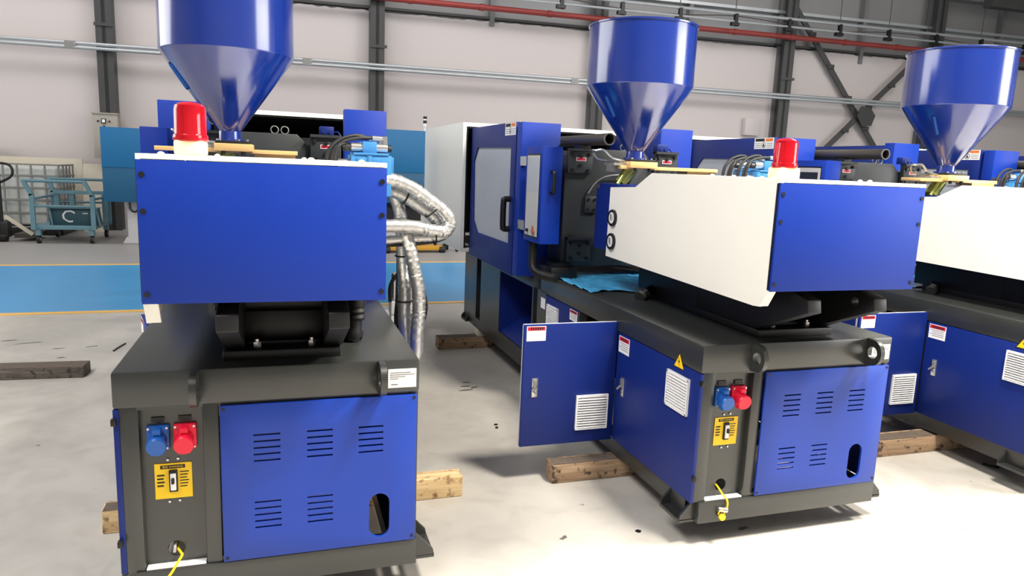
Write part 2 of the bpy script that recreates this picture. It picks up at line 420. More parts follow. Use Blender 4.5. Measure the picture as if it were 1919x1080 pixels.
tag(g, 'dark octagonal gusset plate where the two wall braces cross', 'plate')

def wall_run(name, label, cat, m, off, z, r, x0=-14, x1=26, n=2):
    pts = [at_wall(x0+(x1-x0)*k/n, off, z) for k in range(n+1)]
    return tag(part(name, M().tube(pts, r, 12, sub=1), m), label, cat)
rail = thing('cable_conduit', 'pair of silver conduits running along the white wall at mid height', 'conduit', at_wall(0, 0.36, 3.60))
for k, dz in enumerate((0.035, -0.045)):
    part('conduit_pipe', M().tube([Vector(at_wall(x, 0.36, 3.60+dz))-rail.location for x in (-14, 6, 26)], 0.036, 10, sub=1), ZINC, rail)
for x in [1.0, 6.9, 9.4, -3.4]:
    p = Vector(at_wall(x+0.1, 0.36, 3.6))-rail.location
    part('conduit_clip', M().box(p.x-0.10, p.y-0.038, p.z-0.075, p.x+0.10, p.y+0.05, p.z+0.068), GALV, rail)
pp = thing('fire_pipe', 'red fire pipe running along the wall above the white boards', 'pipe', at_wall(0, 0.42, 5.0))
part('pipe_run', M().tube([Vector(at_wall(x, 0.42, 5.0))-pp.location for x in (-14, 6, 26)], 0.062, 14, sub=1), PIPE, pp)
for x in [k*1.55-3 for k in range(18)]:
    p = Vector(at_wall(x, 0.42, 5.0))-pp.location
    part('pipe_coupling', M().cyl((p.x-0.05, p.y+0.0029, p.z), (p.x+0.05, p.y-0.0029, p.z), 0.074, seg=14), PIPE, pp)
# two overhead conductor lines with droppers
for nm, z, lab in (('busbar', 5.33, 'upper grey busbar hung in front of the dark cladding'), ('busbar', 5.15, 'lower grey busbar with black clips below the first one')):
    t = thing(nm, lab, 'busbar', at_wall(8, 0.82, z))
    part('bar', M().tube([Vector(at_wall(x, 0.82, z))-t.location for x in (4.5, 15, 25.7)], 0.035 if z > 5.2 else 0.025, 8, sub=1), ZINC, t)
    if z > 5.2:
        for x in [6.4+1.42*k for k in range(13)]:
            p = Vector(at_wall(x, 0.82, z))-t.location
            part('dropper', M().cyl((p.x, p.y, p.z), (p.x, p.y, p.z+2.6), 0.010, seg=6), COLM, t)
    else:
        for x in [6.4+1.42*k for k in range(13)]:
            p = Vector(at_wall(x, 0.82, z))-t.location
            part('clip', M().box(p.x-0.10, p.y-0.05, p.z-0.10, p.x+0.10, p.y+0.05, p.z-0.03).box(p.x-0.02, p.y-0.04, p.z-0.1, p.x+0.06, p.y+0.04, p.z+0.17), BLACK, t)
cb = thing('drooping_cable', 'thin dark cable sagging along the overhead busbars', 'cable', at_wall(8, 0.78, 5.2))
part('cable_run', M().tube([Vector(at_wall(5+1.42*k, 0.78, 5.22+0.06*math.sin(k*1.9)))-cb.location for k in range(14)], 0.012, 6, sub=4), COLM, cb)
bm_ = part('roof_beam', M().prism(wquad(17.6, 26, 0.9, 1.15), 'z', 6.05, 6.5), COLM); bm_['kind'] = 'structure'; bm_.name = 'trim_20'

struct('wall_left', M().box(-14.2, -14, 0, -14, 18, 8.6), HALL)
struct('wall_front', M().box(-14.2, -14.2, 0, 26.2, -14, 8.6), HALL)
struct('wall_right', M().box(26, -14, 0, 26.2, 18, 8.6), HALL)
struct('ceiling', M().box(-14.2, -14, 8.6, 26.2, 18, 8.8), ROOF)

# ------------------------------------------------------------------ injection moulding machines
def slatted(y0, y1, z0, z1, n):
    pass

def grille_parts(parent_machine, w, h, n, loc, rotz, tagk):
    """white louvre grille, local frame: width along +y from 0..w, out along -x, height 0..h"""
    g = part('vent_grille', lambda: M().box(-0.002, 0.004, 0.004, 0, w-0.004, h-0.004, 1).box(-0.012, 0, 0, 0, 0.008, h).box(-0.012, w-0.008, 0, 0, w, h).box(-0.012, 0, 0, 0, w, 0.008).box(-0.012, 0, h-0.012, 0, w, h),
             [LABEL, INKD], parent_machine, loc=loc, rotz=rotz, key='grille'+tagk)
    def sl():
        q = (h-0.022)/n; p = [(-0.004, q*0.30), (-0.014, 0.0), (-0.014, q*0.22), (-0.004, q*0.62)]
        m = M(); A = [m.bm.verts.new((x, 0.009, z)) for x, z in p]; B = [m.bm.verts.new((x, w-0.009, z)) for x, z in p]
        m.bm.faces.new(A[::-1]); m.bm.faces.new(B)
        for i in range(4): m.bm.faces.new((A[i], A[(i+1) % 4], B[(i+1) % 4], B[i]))
        return m
    for k in range(n):
        part('slat', sl, [LABEL], g, loc=(0, 0, 0.010+(h-0.022)/n*k), key='slat'+tagk)
    return g

def caution_label(w, h, hdr=0.26):
    """flat sticker in the plane x = 0 (out along -x): width along y, red header bar, grey print"""
    m = M().box(-0.0012, 0, 0, 0, w, h)
    m.box(-0.0018, w*0.04, h*(0.97-hdr), -0.001, w*0.96, h*0.96, 1)
    for k in range(6):
        x = w*(0.16+0.115*k); m.box(-0.0022, x, h*(0.98-hdr*0.85), -0.0015, x+w*0.07, h*0.92, 2)
    for k in range(4):
        z = h*(0.58-0.13*k); m.box(-0.0017, w*0.10, z, -0.001, w*(0.9 if k % 2 == 0 else 0.78), z+h*0.035, 3)
    return m

def make_machine(label, dx, dy, door_deg, hop=(0, 0), slide=0.0, hoses=False, cord='plug', first=False):
    r = thing('injection_moulding_machine', label, 'machine', (dx, dy, 0), 0.0, None)
    def P(name, fn, mats, parent=r, label=None, loc=None, rotz=None, key=None):
        return part(name, fn, mats, parent, label, loc, rotz, key or ('mc_'+name))
    # ---- base
    P('top_slab', lambda: M().box(0, 0, 0.786, 1.0, 1.96, 0.91, bev=0.009), GREY)
    def end_frame():
        a = M()
        a.box(0.016, 0.006, 0.206, 0.074, 0.07, 0.79, bev=0.004)
        a.box(0.267, 0.006, 0.206, 0.318, 0.07, 0.79, bev=0.004)
        a.box(0.07, 0.006, 0.778, 0.27, 0.06, 0.79)
        a.box(0.965, 0.012, 0.206, 0.998, 0.06, 0.79)
        a.box(0.318, 0.012, 0.74, 0.97, 0.03, 0.79).box(0.318, 0.012, 0.206, 0.97, 0.03, 0.225)
        return a
    P('end_frame', end_frame, GREY)
    P('connection_plate', lambda: M().box(0.07, 0.036, 0.206, 0.27, 0.040, 0.79).minus(M().cyl((0.168, 0, 0.262), (0.168, 0.1, 0.262), 0.028, seg=24)), GREY)
    P('foam_ledge', lambda: M().box(0.076, 0.004, 0.206, 0.264, 0.036, 0.2135, bev=0.003), LABEL)
    P('bottom_beam', lambda: M().box(0.045, 0, 0.105, 1.0, 0.075, 0.206, bev=0.004), GREY)
    P('side_sill', lambda: M().box(0.02, 0.07, 0.115, 0.10, 1.96, 0.2), GREY, key='sill1'); P('side_sill', lambda: M().box(0.90, 0.07, 0.115, 0.98, 1.96, 0.2), GREY, key='sill2')
    P('right_side_panel', lambda: M().box(0.978, 0.07, 0.205, 0.996, 1.95, 0.784), BLUED)
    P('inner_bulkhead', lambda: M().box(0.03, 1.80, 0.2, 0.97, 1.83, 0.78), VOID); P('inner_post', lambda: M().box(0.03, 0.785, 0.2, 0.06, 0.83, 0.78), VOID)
    def lug(xc):
        pts = [(0.0, 0.789), (0.0, 0.912)]
        cy, cz, rr = -0.038, 0.852, 0.056
        for k in range(15):
            t = PI/2+PI*k/14; pts.append((cy+rr*math.cos(t)*0.9, cz+rr*math.sin(t)*1.04))
        return M().prism(pts, 'x', xc-0.011, xc+0.011).minus(M().cyl((xc-0.1, cy, cz), (xc+0.1, cy, cz), 0.027, seg=24))
    P('lifting_lug', lambda: lug(0.249), GREY, key='lugl'); P('lifting_lug', lambda: lug(0.861), GREY, key='lugr')
    for i, (x, s) in enumerate(((0.045, -1), (1.0, 1))):
        for j, y in enumerate((0.03, 3.82)):
            def foot(x=x, s=s, y=y):
                z0 = 0.105 if y < 1 else 0.17
                a = M().box(x, y, z0, x+s*0.075, y+0.17, z0+0.014)
                for yy in (y, y+0.158):
                    a.prism([(x, z0+0.01), (x+s*0.075, z0+0.01), (x+s*0.07, z0+0.035), (x, z0+0.11)], 'y', yy, yy+0.012)
                return a
            P('foot_bracket', foot, GREY, key='foot%d%d' % (i, j))
    # rear cover panel with louvres and a slot
    def panel():
        a = M().box(0.322, -0.006, 0.21, 0.991, 0.004, 0.779, bev=0.0015)
        b = M()
        for x0, z0 in ((0.427, 0.668), (0.604, 0.668), (0.782, 0.668), (0.427, 0.421), (0.604, 0.421)):
            for k in range(5):
                z = z0-0.0235*k; b.box(x0, -0.05, z-0.0032, x0+0.088, 0.05, z+0.0032)
        pts = []
        for k in range(13):
            t = PI*k/12; pts.append((0.858+0.037*math.cos(t), 0.371+0.037*math.sin(t)))
        for k in range(13):
            t = PI+PI*k/12; pts.append((0.858+0.037*math.cos(t), 0.274+0.037*math.sin(t)))
        b.prism(pts, 'y', -0.06, 0.06)
        return a.minus(b)
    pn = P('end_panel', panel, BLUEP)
    for (x, z) in ((0.333, 0.767), (0.981, 0.769), (0.333, 0.222), (0.980, 0.226)):
        P('screw', lambda: M().cyl((0, -0.008, 0), (0, -0.005, 0), 0.0055, seg=10), BLACK, pn, loc=(x, 0, z), key='screw_end')
    # sockets
    for nm, x0, x1, m in (('power_socket', 0.092, 0.162, CEEB), ('power_socket', 0.174, 0.246, CEER)):
        cx = (x0+x1)/2; w = x1-x0
        def sock(cx=cx, w=w):
            a = M().box(cx-w/2, 0.018, 0.672-w*0.6, cx+w/2, 0.037, 0.672+w*0.6, bev=0.004)
            a.box(cx-w*0.18, -0.012, 0.672+w*0.28, cx+w*0.18, 0.02, 0.672+w*0.56, bev=0.003)
            return a
        s = P(nm, sock, [m], label='blue plastic' if m is CEEB else 'red plastic', key='sock'+m.name)
        def cap(cx=cx, w=w):
            a = M().cyl((cx, 0.022, 0.668), (cx, -0.022, 0.656), w*0.40, w*0.42, seg=24)
            a.cyl((cx, -0.020, 0.6565), (cx, -0.028, 0.655), w*0.46, w*0.42, seg=24)
            a.prism([(cx-w*0.40, 0.668), (cx+w*0.40, 0.668), (cx+w*0.26, 0.625), (cx-w*0.26, 0.625)], 'y', -0.016, 0.012)
            return a
        P('socket_lid', cap, [m], s, key='lid'+m.name)
        P('black_pad', lambda: M().box(-0.02, 0.030, 0.724, 0.02, 0.037, 0.741), BLACK, s, loc=(cx, 0, 0), key='blackpad')  # small black pad above the socket
        for sx in (-1, 1):
            for sz in (-1, 1):
                P('screw', lambda: M().cyl((0, 0.014, 0), (0, 0.019, 0), 0.0042, seg=8), STEEL, s, loc=(cx+sx*w*0.40, 0, 0.672+sz*w*0.50), key='screw_sock')
    # breaker plate
    def plate():
        a = M().box(0.110, 0.0325, 0.449, 0.226, 0.036, 0.575, 0)
        a.box(0.128, 0.0318, 0.556, 0.205, 0.033, 0.569, 1)
        T = Matrix.Translation((0.1665, 0.0312, 0.5625)) @ Matrix.Rotation(PI/2, 4, 'X')
        a.text('警告 WARNING', 0.0090, T, 0)
        for k in range(4):
            a.box(0.117, 0.0318, 0.531-0.0125*k, 0.140-0.003*(k % 2), 0.033, 0.5365-0.0125*k, 1)
        for k in range(6):
            a.box(0.188, 0.0318, 0.541-0.0105*k, 0.216-0.003*(k % 3), 0.033, 0.5445-0.0105*k, 1)
        return a
    pl = P('breaker_plate', plate, [YEL, INKK], label='yellow warning plate')
    P('breaker', lambda: M().box(0.1545, 0.024, 0.474, 0.181, 0.033, 0.551, 0, bev=0.002).box(0.159, 0.018, 0.482, 0.1765, 0.025, 0.542, 1, bev=0.002).box(0.163, 0.008, 0.508, 0.1725, 0.019, 0.528, 0, bev=0.002), [INKK, LABEL], pl)
    for x, z in ((0.152, 0.588), (0.184, 0.590), (0.153, 0.437), (0.185, 0.439)):
        P('screw', lambda: M().cyl((0, 0.031, 0), (0, 0.037, 0), 0.0042, seg=8), STEEL, pl, loc=(x, 0, z), key='screw_pl')
    if cord == 'loose':
        P('yellow_cord', lambda: M().tube([(0.165, 0.09, 0.27), (0.170, 0.05, 0.255), (0.186, 0.0, 0.262), (0.190, -0.010, 0.258), (0.176, -0.016, 0.235), (0.158, -0.02, 0.205), (0.143, -0.02, 0.180), (0.135, -0.02, 0.13)], 0.0045, 8), YELC, key='cordA')
        P('inner_lead', lambda: M().tube([(0.158, 0.12, 0.275), (0.162, 0.05, 0.27), (0.160, 0.04, 0.245)], 0.005, 8), PALE, key='leadA')
    else:
        y = P('yellow_cord', lambda: M().tube([(0.150, 0.09, 0.27), (0.150, 0.03, 0.258), (0.155, -0.003, 0.238), (0.175, -0.012, 0.212), (0.180, -0.014, 0.188), (0.176, -0.014, 0.168)], 0.0042, 8), YELC, key='cordB')
        P('cord_plug', lambda: M().cyl((0.135, -0.012, 0.172), (0.176, -0.02, 0.166), 0.011, seg=12, mi=0).lathe((0.152, -0.022, 0.138), [(0.0, -0.006), (0.015, -0.006), (0.015, 0.006), (0.0, 0.006)], 18, 1, ax='y').tube([(0.135, -0.016, 0.15), (0.139, -0.02, 0.168), (0.15, -0.022, 0.176), (0.163, -0.02, 0.166), (0.165, -0.018, 0.15)], 0.0035, 6, 1), [STEEL, YELC], y, key='plugB')
    # sticker on the slab
    def stick():
        a = M().box(0.886, -0.0012, 0.807, 0.988, 0.0, 0.877, 0)
        for k, w in enumerate((0.075, 0.088, 0.055, 0.03)):
            a.box(0.893, -0.0018, 0.862-0.0075*k, 0.893+w, -0.001, 0.8645-0.0075*k, 1)
        a.box(0.897, -0.0018, 0.818, 0.921, -0.001, 0.8215, 1)
        return a
    P('rating_sticker', stick, [LABEL, INK])
    # ---- left side doors
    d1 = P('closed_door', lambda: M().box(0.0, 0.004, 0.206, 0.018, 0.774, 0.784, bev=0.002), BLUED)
    P('warning_label', lambda: caution_label(0.115, 0.085), [LABEL, REDL, INKK, INK], d1, loc=(0, 0.645, 0.688), key='clab1')
    # door shares one plane with the slab edge
    for z in (0.745, 0.32):
        P('hinge', lambda: M().box(-0.004, -0.014, -0.011, 0.012, 0.008, 0.011, bev=0.002), BLACK, d1, loc=(0, 0, z), key='hinge')
    def lock():
        a = M().box(-0.004, 0, 0, 0, 0.032, 0.10, 0, bev=0.001)
        a.box(-0.012, 0.006, 0.05, -0.003, 0.026, 0.092, 1, bev=0.002).cyl((-0.007, 0.016, 0.026), (-0.003, 0.016, 0.026), 0.007, seg=10, mi=1)
        a.bar((-0.012, 0.012, 0.06), (-0.022, 0.034, 0.035), 0.006, 0.010, 1)
        return a
    P('door_latch', lock, [STEEL, GALV], d1, loc=(0, 0.675, 0.465), key='latch')
    grille_parts(r, 0.180, 0.165, 11, (0.0, 0.078, 0.573), 0, 'A')
    def tri():
        a = M().prism([(0.128, 0.762), (0.222, 0.762), (0.175, 0.835)], 'x', -0.0012, 0, 1)
        a.prism([(0.136, 0.7665), (0.214, 0.7665), (0.175, 0.827)], 'x', -0.0018, -0.001, 0)
        a.prism([(0.183, 0.812), (0.168, 0.791), (0.176, 0.791), (0.170, 0.772), (0.184, 0.796), (0.176, 0.796)], 'x', -0.0024, -0.0015, 1)
        return a
    P('hazard_triangle', tri, [YEL, INKK], d1, label='yellow electric hazard triangle')
    th = math.radians(door_deg)
    hp = (0.0, 0.782, 0.0)
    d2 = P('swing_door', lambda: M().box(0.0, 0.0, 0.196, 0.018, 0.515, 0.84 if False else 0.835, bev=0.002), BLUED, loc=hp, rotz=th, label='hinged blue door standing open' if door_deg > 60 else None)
    P('door_edge_flange', lambda: M().box(0.018, 0.0, 0.83, 0.03, 0.515, 0.836).box(0.018, 0.509, 0.196, 0.03, 0.515, 0.836), PALE, d2)
    P('warning_label', lambda: caution_label(0.102, 0.076), [LABEL, REDL, INKK, LABEL], d2, loc=(0, 0.401, 0.753), key='clab2')
    P('door_latch', lock, [STEEL, GALV], d2, loc=(0, 0.432, 0.460), key='latch')
    ct, st = math.cos(th), math.sin(th)
    grille_parts(r, 0.180, 0.186, 12, (hp[0]-st*0.036, hp[1]+ct*0.036, 0.267), th, 'B')
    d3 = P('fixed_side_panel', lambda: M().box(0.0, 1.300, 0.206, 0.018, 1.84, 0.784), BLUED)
    P('warning_label', lambda: caution_label(0.115, 0.065), [LABEL, REDL, INKK, INK], d3, loc=(0, 1.315, 0.712), key='clab3')
    grille_parts(r, 0.190, 0.150, 10, (0.0, 1.610, 0.585), 0, 'C')
    P('door_post', lambda: M().box(0.0, 1.285, 0.2, 0.05, 1.30, 0.786), GREY, key='dpost1')
    P('door_post', lambda: M().box(0.0, 1.84, 0.17, 0.06, 2.09, 0.80), GREY, key='dpost2')
    P('post_sticker', lambda: M().box(-0.0012, 1.853, 0.684, 0.0, 1.933, 0.755), LABEL)
    # ---- clamp base
    def cbase():
        a = M().box(0.0, 2.0, 0.17, 1.0, 4.0, 0.872, bev=0.004)
        b = M().box(-0.1, 2.11, 0.30, 0.35, 2.88, 0.79).box(-0.1, 3.44, 0.26, 0.12, 3.58, 0.85)
        return a.minus(b)
    P('clamp_base', cbase, GREY)
    P('chute_recess', lambda: M().box(0.345, 2.10, 0.29, 0.352, 2.89, 0.80).prism([(0.01, 0.302), (0.35, 0.302), (0.35, 0.50)], 'y', 2.112, 2.878).box(0.004, 2.872, 0.30, 0.35, 2.879, 0.79).box(0.004, 2.111, 0.30, 0.35, 2.117, 0.79), BLUED)
    # ---- blue film on the slab
    def film():
        a = M(); nx, ny = 34, 26; g = []
        for j in range(ny+1):
            row = []
            for i in range(nx+1):
                x = 0.03+0.90*i/nx; y = 1.20+0.05*max(0, math.sin(i*0.31))+0.75*j/ny+random.uniform(-.004, .004)
                row.append(a.bm.verts.new((x, min(y, 1.955), 0.9125+random.random()*0.012)))
            g.append(row)
        for j in range(ny):
            for i in range(nx): a.bm.faces.new((g[j][i], g[j][i+1], g[j+1][i+1], g[j+1][i]))
        return a
    P('protective_film', film, FILM, label='crinkled blue protective film')
    # ---- swivel pedestal and carriage
    P('swivel_plate', lambda: M().box(0.330, 0.085, 0.91, 0.727, 1.15, 0.944, bev=0.004).box(0.405, 0.16, 0.944, 0.662, 1.10, 0.958, bev=0.002), BLACK)
    prof = [(-0.19, 1.130), (-0.20, 1.078), (0.06, 0.972), (0.115, 0.944), (0.60, 0.944), (0.60, 1.150), (-0.10, 1.150)]
    P('swivel_bracket', lambda: M().prism(prof, 'x', 0.334, 0.400, bev=0.004), BLACK, key='brl')
    P('swivel_bracket', lambda: M().prism(prof, 'x', 0.668, 0.734, bev=0.004).minus(M().cyl((0.6, -0.09, 1.10), (0.8, -0.09, 1.10), 0.020, seg=20)), BLACK, key='brr')
    P('cross_plate', lambda: M().box(0.398, 0.20, 0.944, 0.670, 0.23, 1.06, bev=0.003), BLACK)
    for x in (0.440, 0.628):
        P('hex_bolt', lambda: M().cyl((0, 0.14, 0.944), (0, 0.14, 0.962), 0.015, seg=6).cyl((0, 0.14, 0.962), (0, 0.14, 0.972), 0.009, seg=10), STEEL, loc=(x, 0, 0), key='hexbolt')
    P('carriage_body', lambda: M().box(0.335, 0.24, 0.944, 0.735, 1.22, 1.15).box(0.22, -0.05, 1.15, 0.76, 1.22, 1.40), BLACK)
    P('cable_gland', lambda: M().tube([(0.775, 0.36, 0.92), (0.79, 0.30, 0.93), (0.795, 0.30, 0.99), (0.80, 0.32, 1.2)], 0.030, 12).tube([(0.72, 0.45, 0.925), (0.76, 0.36, 0.93), (0.83, 0.33, 0.925)], 0.018, 10).lathe((0.805, 0.28, 1.0), [(0.026, 0), (0.031, 0.012), (0.026, 0.024), (0.031, 0.036), (0.026, 0.048), (0.031, 0.06), (0.026, 0.2)], 14), RUB)
    P('nozzle_boot', lambda: M().tube([(0.22, 0.98, 0.925), (0.28, 1.02, 0.94), (0.34, 1.06, 0.96), (0.40, 1.05, 0.99)], 0.028, 8, rough=0.3), RUB)
    # ---- injection cover
    P('cover_front_panel', lambda: M().box(0.138, -0.206, 1.171, 0.846, -0.194, 1.590, bev=0.001), BLUE)
    cf = r.children[-1]
    for x in (0.152, 0.832):
        for z in (1.548, 1.443, 1.199):
            P('screw', lambda: M().cyl((0, -0.2085, 0), (0, -0.2055, 0), 0.008, seg=12), BLACK, cf, loc=(x, 0, z), key='screw_cover')
    P('cover_gasket', lambda: M().box(0.135, -0.195, 1.175, 0.150, -0.186, 1.588), BLACK)
    def left_panel():
        pts = [(-0.206, 1.6065), (-0.206, 1.590), (-0.190, 1.590), (-0.190, 1.168), (-0.150, 1.102), (-0.110, 1.098), (1.273, 1.12), (1.262, 1.516), (0.962, 1.529), (0.794, 1.6065)]
        a = M().prism(pts, 'x', 0.138, 0.150)
        a.prism([(-0.189, 1.168), (-0.150, 1.103), (-0.138, 1.103), (-0.177, 1.168)], 'x', 0.149, 0.178)
        return a
    lp = P('cover_side_panel', left_panel, WHITE)
    for z in (1.346, 1.212):
        gz = P('pressure_gauge', lambda: M().lathe((0.138, 1.20, 0), [(0.0, 0.0), (0.046, 0.0), (0.048, -0.010), (0.045, -0.016), (0.039, -0.017), (0.038, -0.012), (0.0, -0.012)], 28, 0, ax='x'), BLACK, lp, loc=(0, 0, z), key='gauge')
        # dial as a second material of a thin disc on the gauge
        P('gauge_dial', lambda: M().lathe((0.138, 1.20, 0), [(0.0, -0.0121), (0.032, -0.0121), (0.032, -0.0135), (0.0, -0.0135)], 24, 0, ax='x').lathe((0.138, 1.20, 0), [(0.0, -0.0136), (0.020, -0.0136), (0.020, -0.0142), (0.0, -0.0142)], 20, 1, ax='x').bar((0.1232, 1.20, -0.012), (0.1232, 1.208, 0.022), 0.004, 0.005, 2), [LABEL, PALE, INKK], lp, loc=(0, 0, z), key='gauged')
    P('cover_right_panel', lambda: M().box(0.834, -0.187, 1.172, 0.846, 1.20, 1.604), WHITE)
    P('cover_top', lambda: M().prism([(0.150, -0.206), (0.846, -0.206), (0.846, 1.20), (0.47, 1.20), (0.47, 0.794), (0.150, 0.794)], 'z', 1.592, 1.606), WHITE)
    tp = r.children[-1]
    for x, y in ((0.19, -0.1), (0.30, 0.5), (0.62, -0.14), (0.62, 0.55), (0.80, 0.1)):
        P('cap_bolt', lambda: M().lathe((0, 0, 1.606), [(0.010, 0), (0.010, 0.004), (0.004, 0.008)], 10), WHITE, tp, loc=(x, y, 0), key='capbolt')
    def ng():
        a = M().prism([(0.138, 1.42), (0.18, 1.54), (0.80, 1.54), (0.82, 1.0), (0.157, 0.93), (0.157, 1.28)], 'z', 1.15, 1.505)
        a.prism([(0.150, 1.41), (0.19, 1.52), (0.79, 1.52), (0.80, 1.0), (0.165, 0.96), (0.165, 1.28)], 'z', 1.505, 1.535)
        return a
    P('nozzle_guard', ng, BLUED)
    P('guard_bolt', lambda: M().cyl((0.20, 0.995, 1.525), (0.20, 0.955, 1.525), 0.014, seg=12), STEEL)
    # ---- beacon
    bx, by = 0.268, -0.05
    bc = P('warning_beacon', lambda: M().box(bx-0.044, by-0.044, 1.607, bx+0.044, by+0.044, 1.650, bev=0.006), CREAM, label='cream base with red lens')
    P('beacon_lens', lambda: M().lathe((bx, by, 0), [(0.0, 1.650), (0.050, 1.650), (0.051, 1.655), (0.050, 1.667), (0.0465, 1.669), (0.046, 1.742), (0.043, 1.755), (0.030, 1.763), (0.0, 1.767)], 36), LENS, bc)
    P('beacon_reflector', lambda: M().box(bx-0.026, by-0.012, 1.672, bx+0.026, by+0.012, 1.742).cyl((bx, by, 1.65), (bx, by, 1.672), 0.03, seg=16), REDL, bc)
    # ---- hopper on its slide
    hx, hy = 0.298+hop[0], 1.30+hop[1]
    sl = P('hopper_slide', lambda: M().box(-0.03+slide, -0.05+1.30, 1.622, 0.61+slide, 1.40, 1.642, bev=0.002).box(0.41+slide, 1.262, 1.600, 0.60+slide, 1.38, 1.622).cyl((0.45+slide, 1.3, 1.58), (0.45+slide, 1.3, 1.61), 0.03, seg=14).cyl((0.56+slide, 1.3, 1.58), (0.56+slide, 1.3, 1.61), 0.03, seg=14), BRASS, loc=(hop[0], hop[1], 0), key='slide%.2f' % slide)
    P('slide_block', lambda: M().box(0.231, 1.215, 1.630, 0.404, 1.42, 1.666, bev=0.002), BRASS, sl)
    P('mounting_plate', lambda: M().box(0.236, 1.225, 1.666, 0.392, 1.40, 1.679, bev=0.001), BLACK, sl)
    for x in (0.255, 0.298, 0.34, 0.378):
        P('flange_bolt', lambda: M().cyl((0, 1.245, 1.679), (0, 1.245, 1.688), 0.007, seg=6), STEEL, sl, loc=(x, 0, 0), key='fbolt')
    for x in (0.27, 0.36):
        P('socket_screw', lambda: M().cyl((0, 1.23, 1.612), (0, 1.23, 1.630), 0.010, seg=8), BLACK, sl, loc=(x, 0, 0), key='sscrew')
    P('pull_handle', lambda: M().tube([(0.25, 1.30, 1.668), (0.16, 1.30, 1.680), (0.10, 1.30, 1.724), (0.05, 1.30, 1.720), (0.045, 1.33, 1.718), (0.09, 1.36, 1.676), (0.16, 1.36, 1.668), (0.25, 1.36, 1.664)], 0.0065, 8, sub=3), STEEL, sl)
    P('latch_bracket', lambda: M().box(0.155, 1.27, 1.642, 0.235, 1.40, 1.656).box(0.15, 1.30, 1.604, 0.20, 1.36, 1.642), GALV, sl)
    P('feed_chute', lambda: M().cyl((0.30, 1.33, 1.63), (0.235, 1.33, 1.535), 0.040, seg=20).cyl((0.258, 1.30, 1.63), (0.20, 1.30, 1.535), 0.012, seg=10), GREENT, sl)
    def hopper():
        z0, z1, z2 = 1.679, 2.077, 2.412
        pr = [(0.0, z0), (0.066, z0), (0.066, z0+0.008), (0.051, z0+0.009), (0.050, z0+0.045), (0.056, z0+0.052), (0.299, z1), (0.300, z1+0.006), (0.300, z2-0.012), (0.306, z2-0.010), (0.307, z2-0.002), (0.303, z2), (0.296, z2-0.002), (0.294, z1+0.01), (0.046, z0+0.06), (0.0, z0+0.058)]
        return M().lathe((0.298, 1.30, 0), pr, 72)
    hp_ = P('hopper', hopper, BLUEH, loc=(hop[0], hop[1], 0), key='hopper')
    P('sight_glass', lambda: M().bar((0.298-0.245, 1.30-0.075, 2.02), (0.298-0.172, 1.30-0.055, 1.905), 0.022, 0.012, 0).bar((0.298-0.243, 1.30-0.082, 2.01), (0.298-0.178, 1.30-0.064, 1.91), 0.008, 0.012, 1), [BLUED, CEEB], hp_)
    # ---- solenoid valves behind the cover
    for k, yy in enumerate((0.92, 1.06)):
        v = P('valve_manifold', lambda: M().box(0.835, -0.045, 1.45, 1.018, 0.045, 1.636, bev=0.004).box(0.86, -0.058, 1.592, 0.905, -0.04, 1.625, bev=0.003).box(0.925, -0.058, 1.592, 0.965, -0.04, 1.625, bev=0.003).box(0.845, -0.05, 1.636, 1.005, 0.05, 1.646, bev=0.002).cyl((0.84, 0, 1.60), (0.79, 0, 1.60), 0.016, seg=12, mi=1).cyl((0.915, -0.052, 1.58), (0.915, -0.052, 1.634), 0.012, seg=10).box(1.01, -0.03, 1.55, 1.03, 0.03, 1.63, bev=0.003), [VALVE, STEEL], loc=(0, yy, 0), label='light blue hydraulic valve', key='manifold')
        P('solenoid', lambda: M().cyl((0.838, 0, 1.670), (0.890, 0, 1.670), 0.021, seg=20), STEEL, v, key='sol1')
        P('solenoid', lambda: M().cyl((0.950, 0, 1.670), (1.003, 0, 1.670), 0.021, seg=20), STEEL, v, key='sol2')
        P('cable_connector', lambda: M().box(0.982, -0.012, 1.688, 1.002, 0.012, 1.724).cyl((0.984, 0, 1.713), (0.935, 0, 1.715), 0.011, seg=10), STEEL, v)
        P('spool_body', lambda: M().box(0.888, -0.026, 1.645, 0.952, 0.026, 1.697, bev=0.003), VALVE, v)
        P('knurled_cap', lambda: M().cyl((0.812, 0, 1.670), (0.838, 0, 1.670), 0.017, seg=8), BLACK, v, key='kc1')
        P('knurled_cap', lambda: M().cyl((1.003, 0, 1.670), (1.022, 0, 1.670), 0.016, seg=8), BLACK, v, key='kc2')
        P('solenoid_cable', lambda: M().tube([(0.985, 0, 1.713), (0.93, 0.0, 1.715), (0.87, -0.01, 1.712), (0.80, -0.015, 1.69), (0.765, -0.02, 1.64), (0.755, -0.02, 1.57)], 0.0085, 8).tube([(0.90, 0.03, 1.722), (0.85, 0.02, 1.722), (0.79, 0.01, 1.70), (0.745, 0.0, 1.65), (0.735, 0.0, 1.57)], 0.0085, 8).tube([(0.84, 0.02, 1.68), (0.79, -0.03, 1.68), (0.765, -0.035, 1.63), (0.77, -0.03, 1.57)], 0.0075, 8), RUB, v)
    # ---- fixed platen
    def platen():
        return M().prism([(0.07, 0.985), (0.07, 1.70), (0.26, 1.715), (0.27, 1.742), (0.62, 1.742), (0.66, 1.70), (0.67, 1.68), (0.86, 1.70), (0.86, 0.985)], 'y', 1.80, 2.04, bev=0.004).minus(M().cyl((0.47, 1.7, 1.35), (0.47, 1.9, 1.35), 0.13, seg=32))
    P('fixed_platen', platen, GREYD)
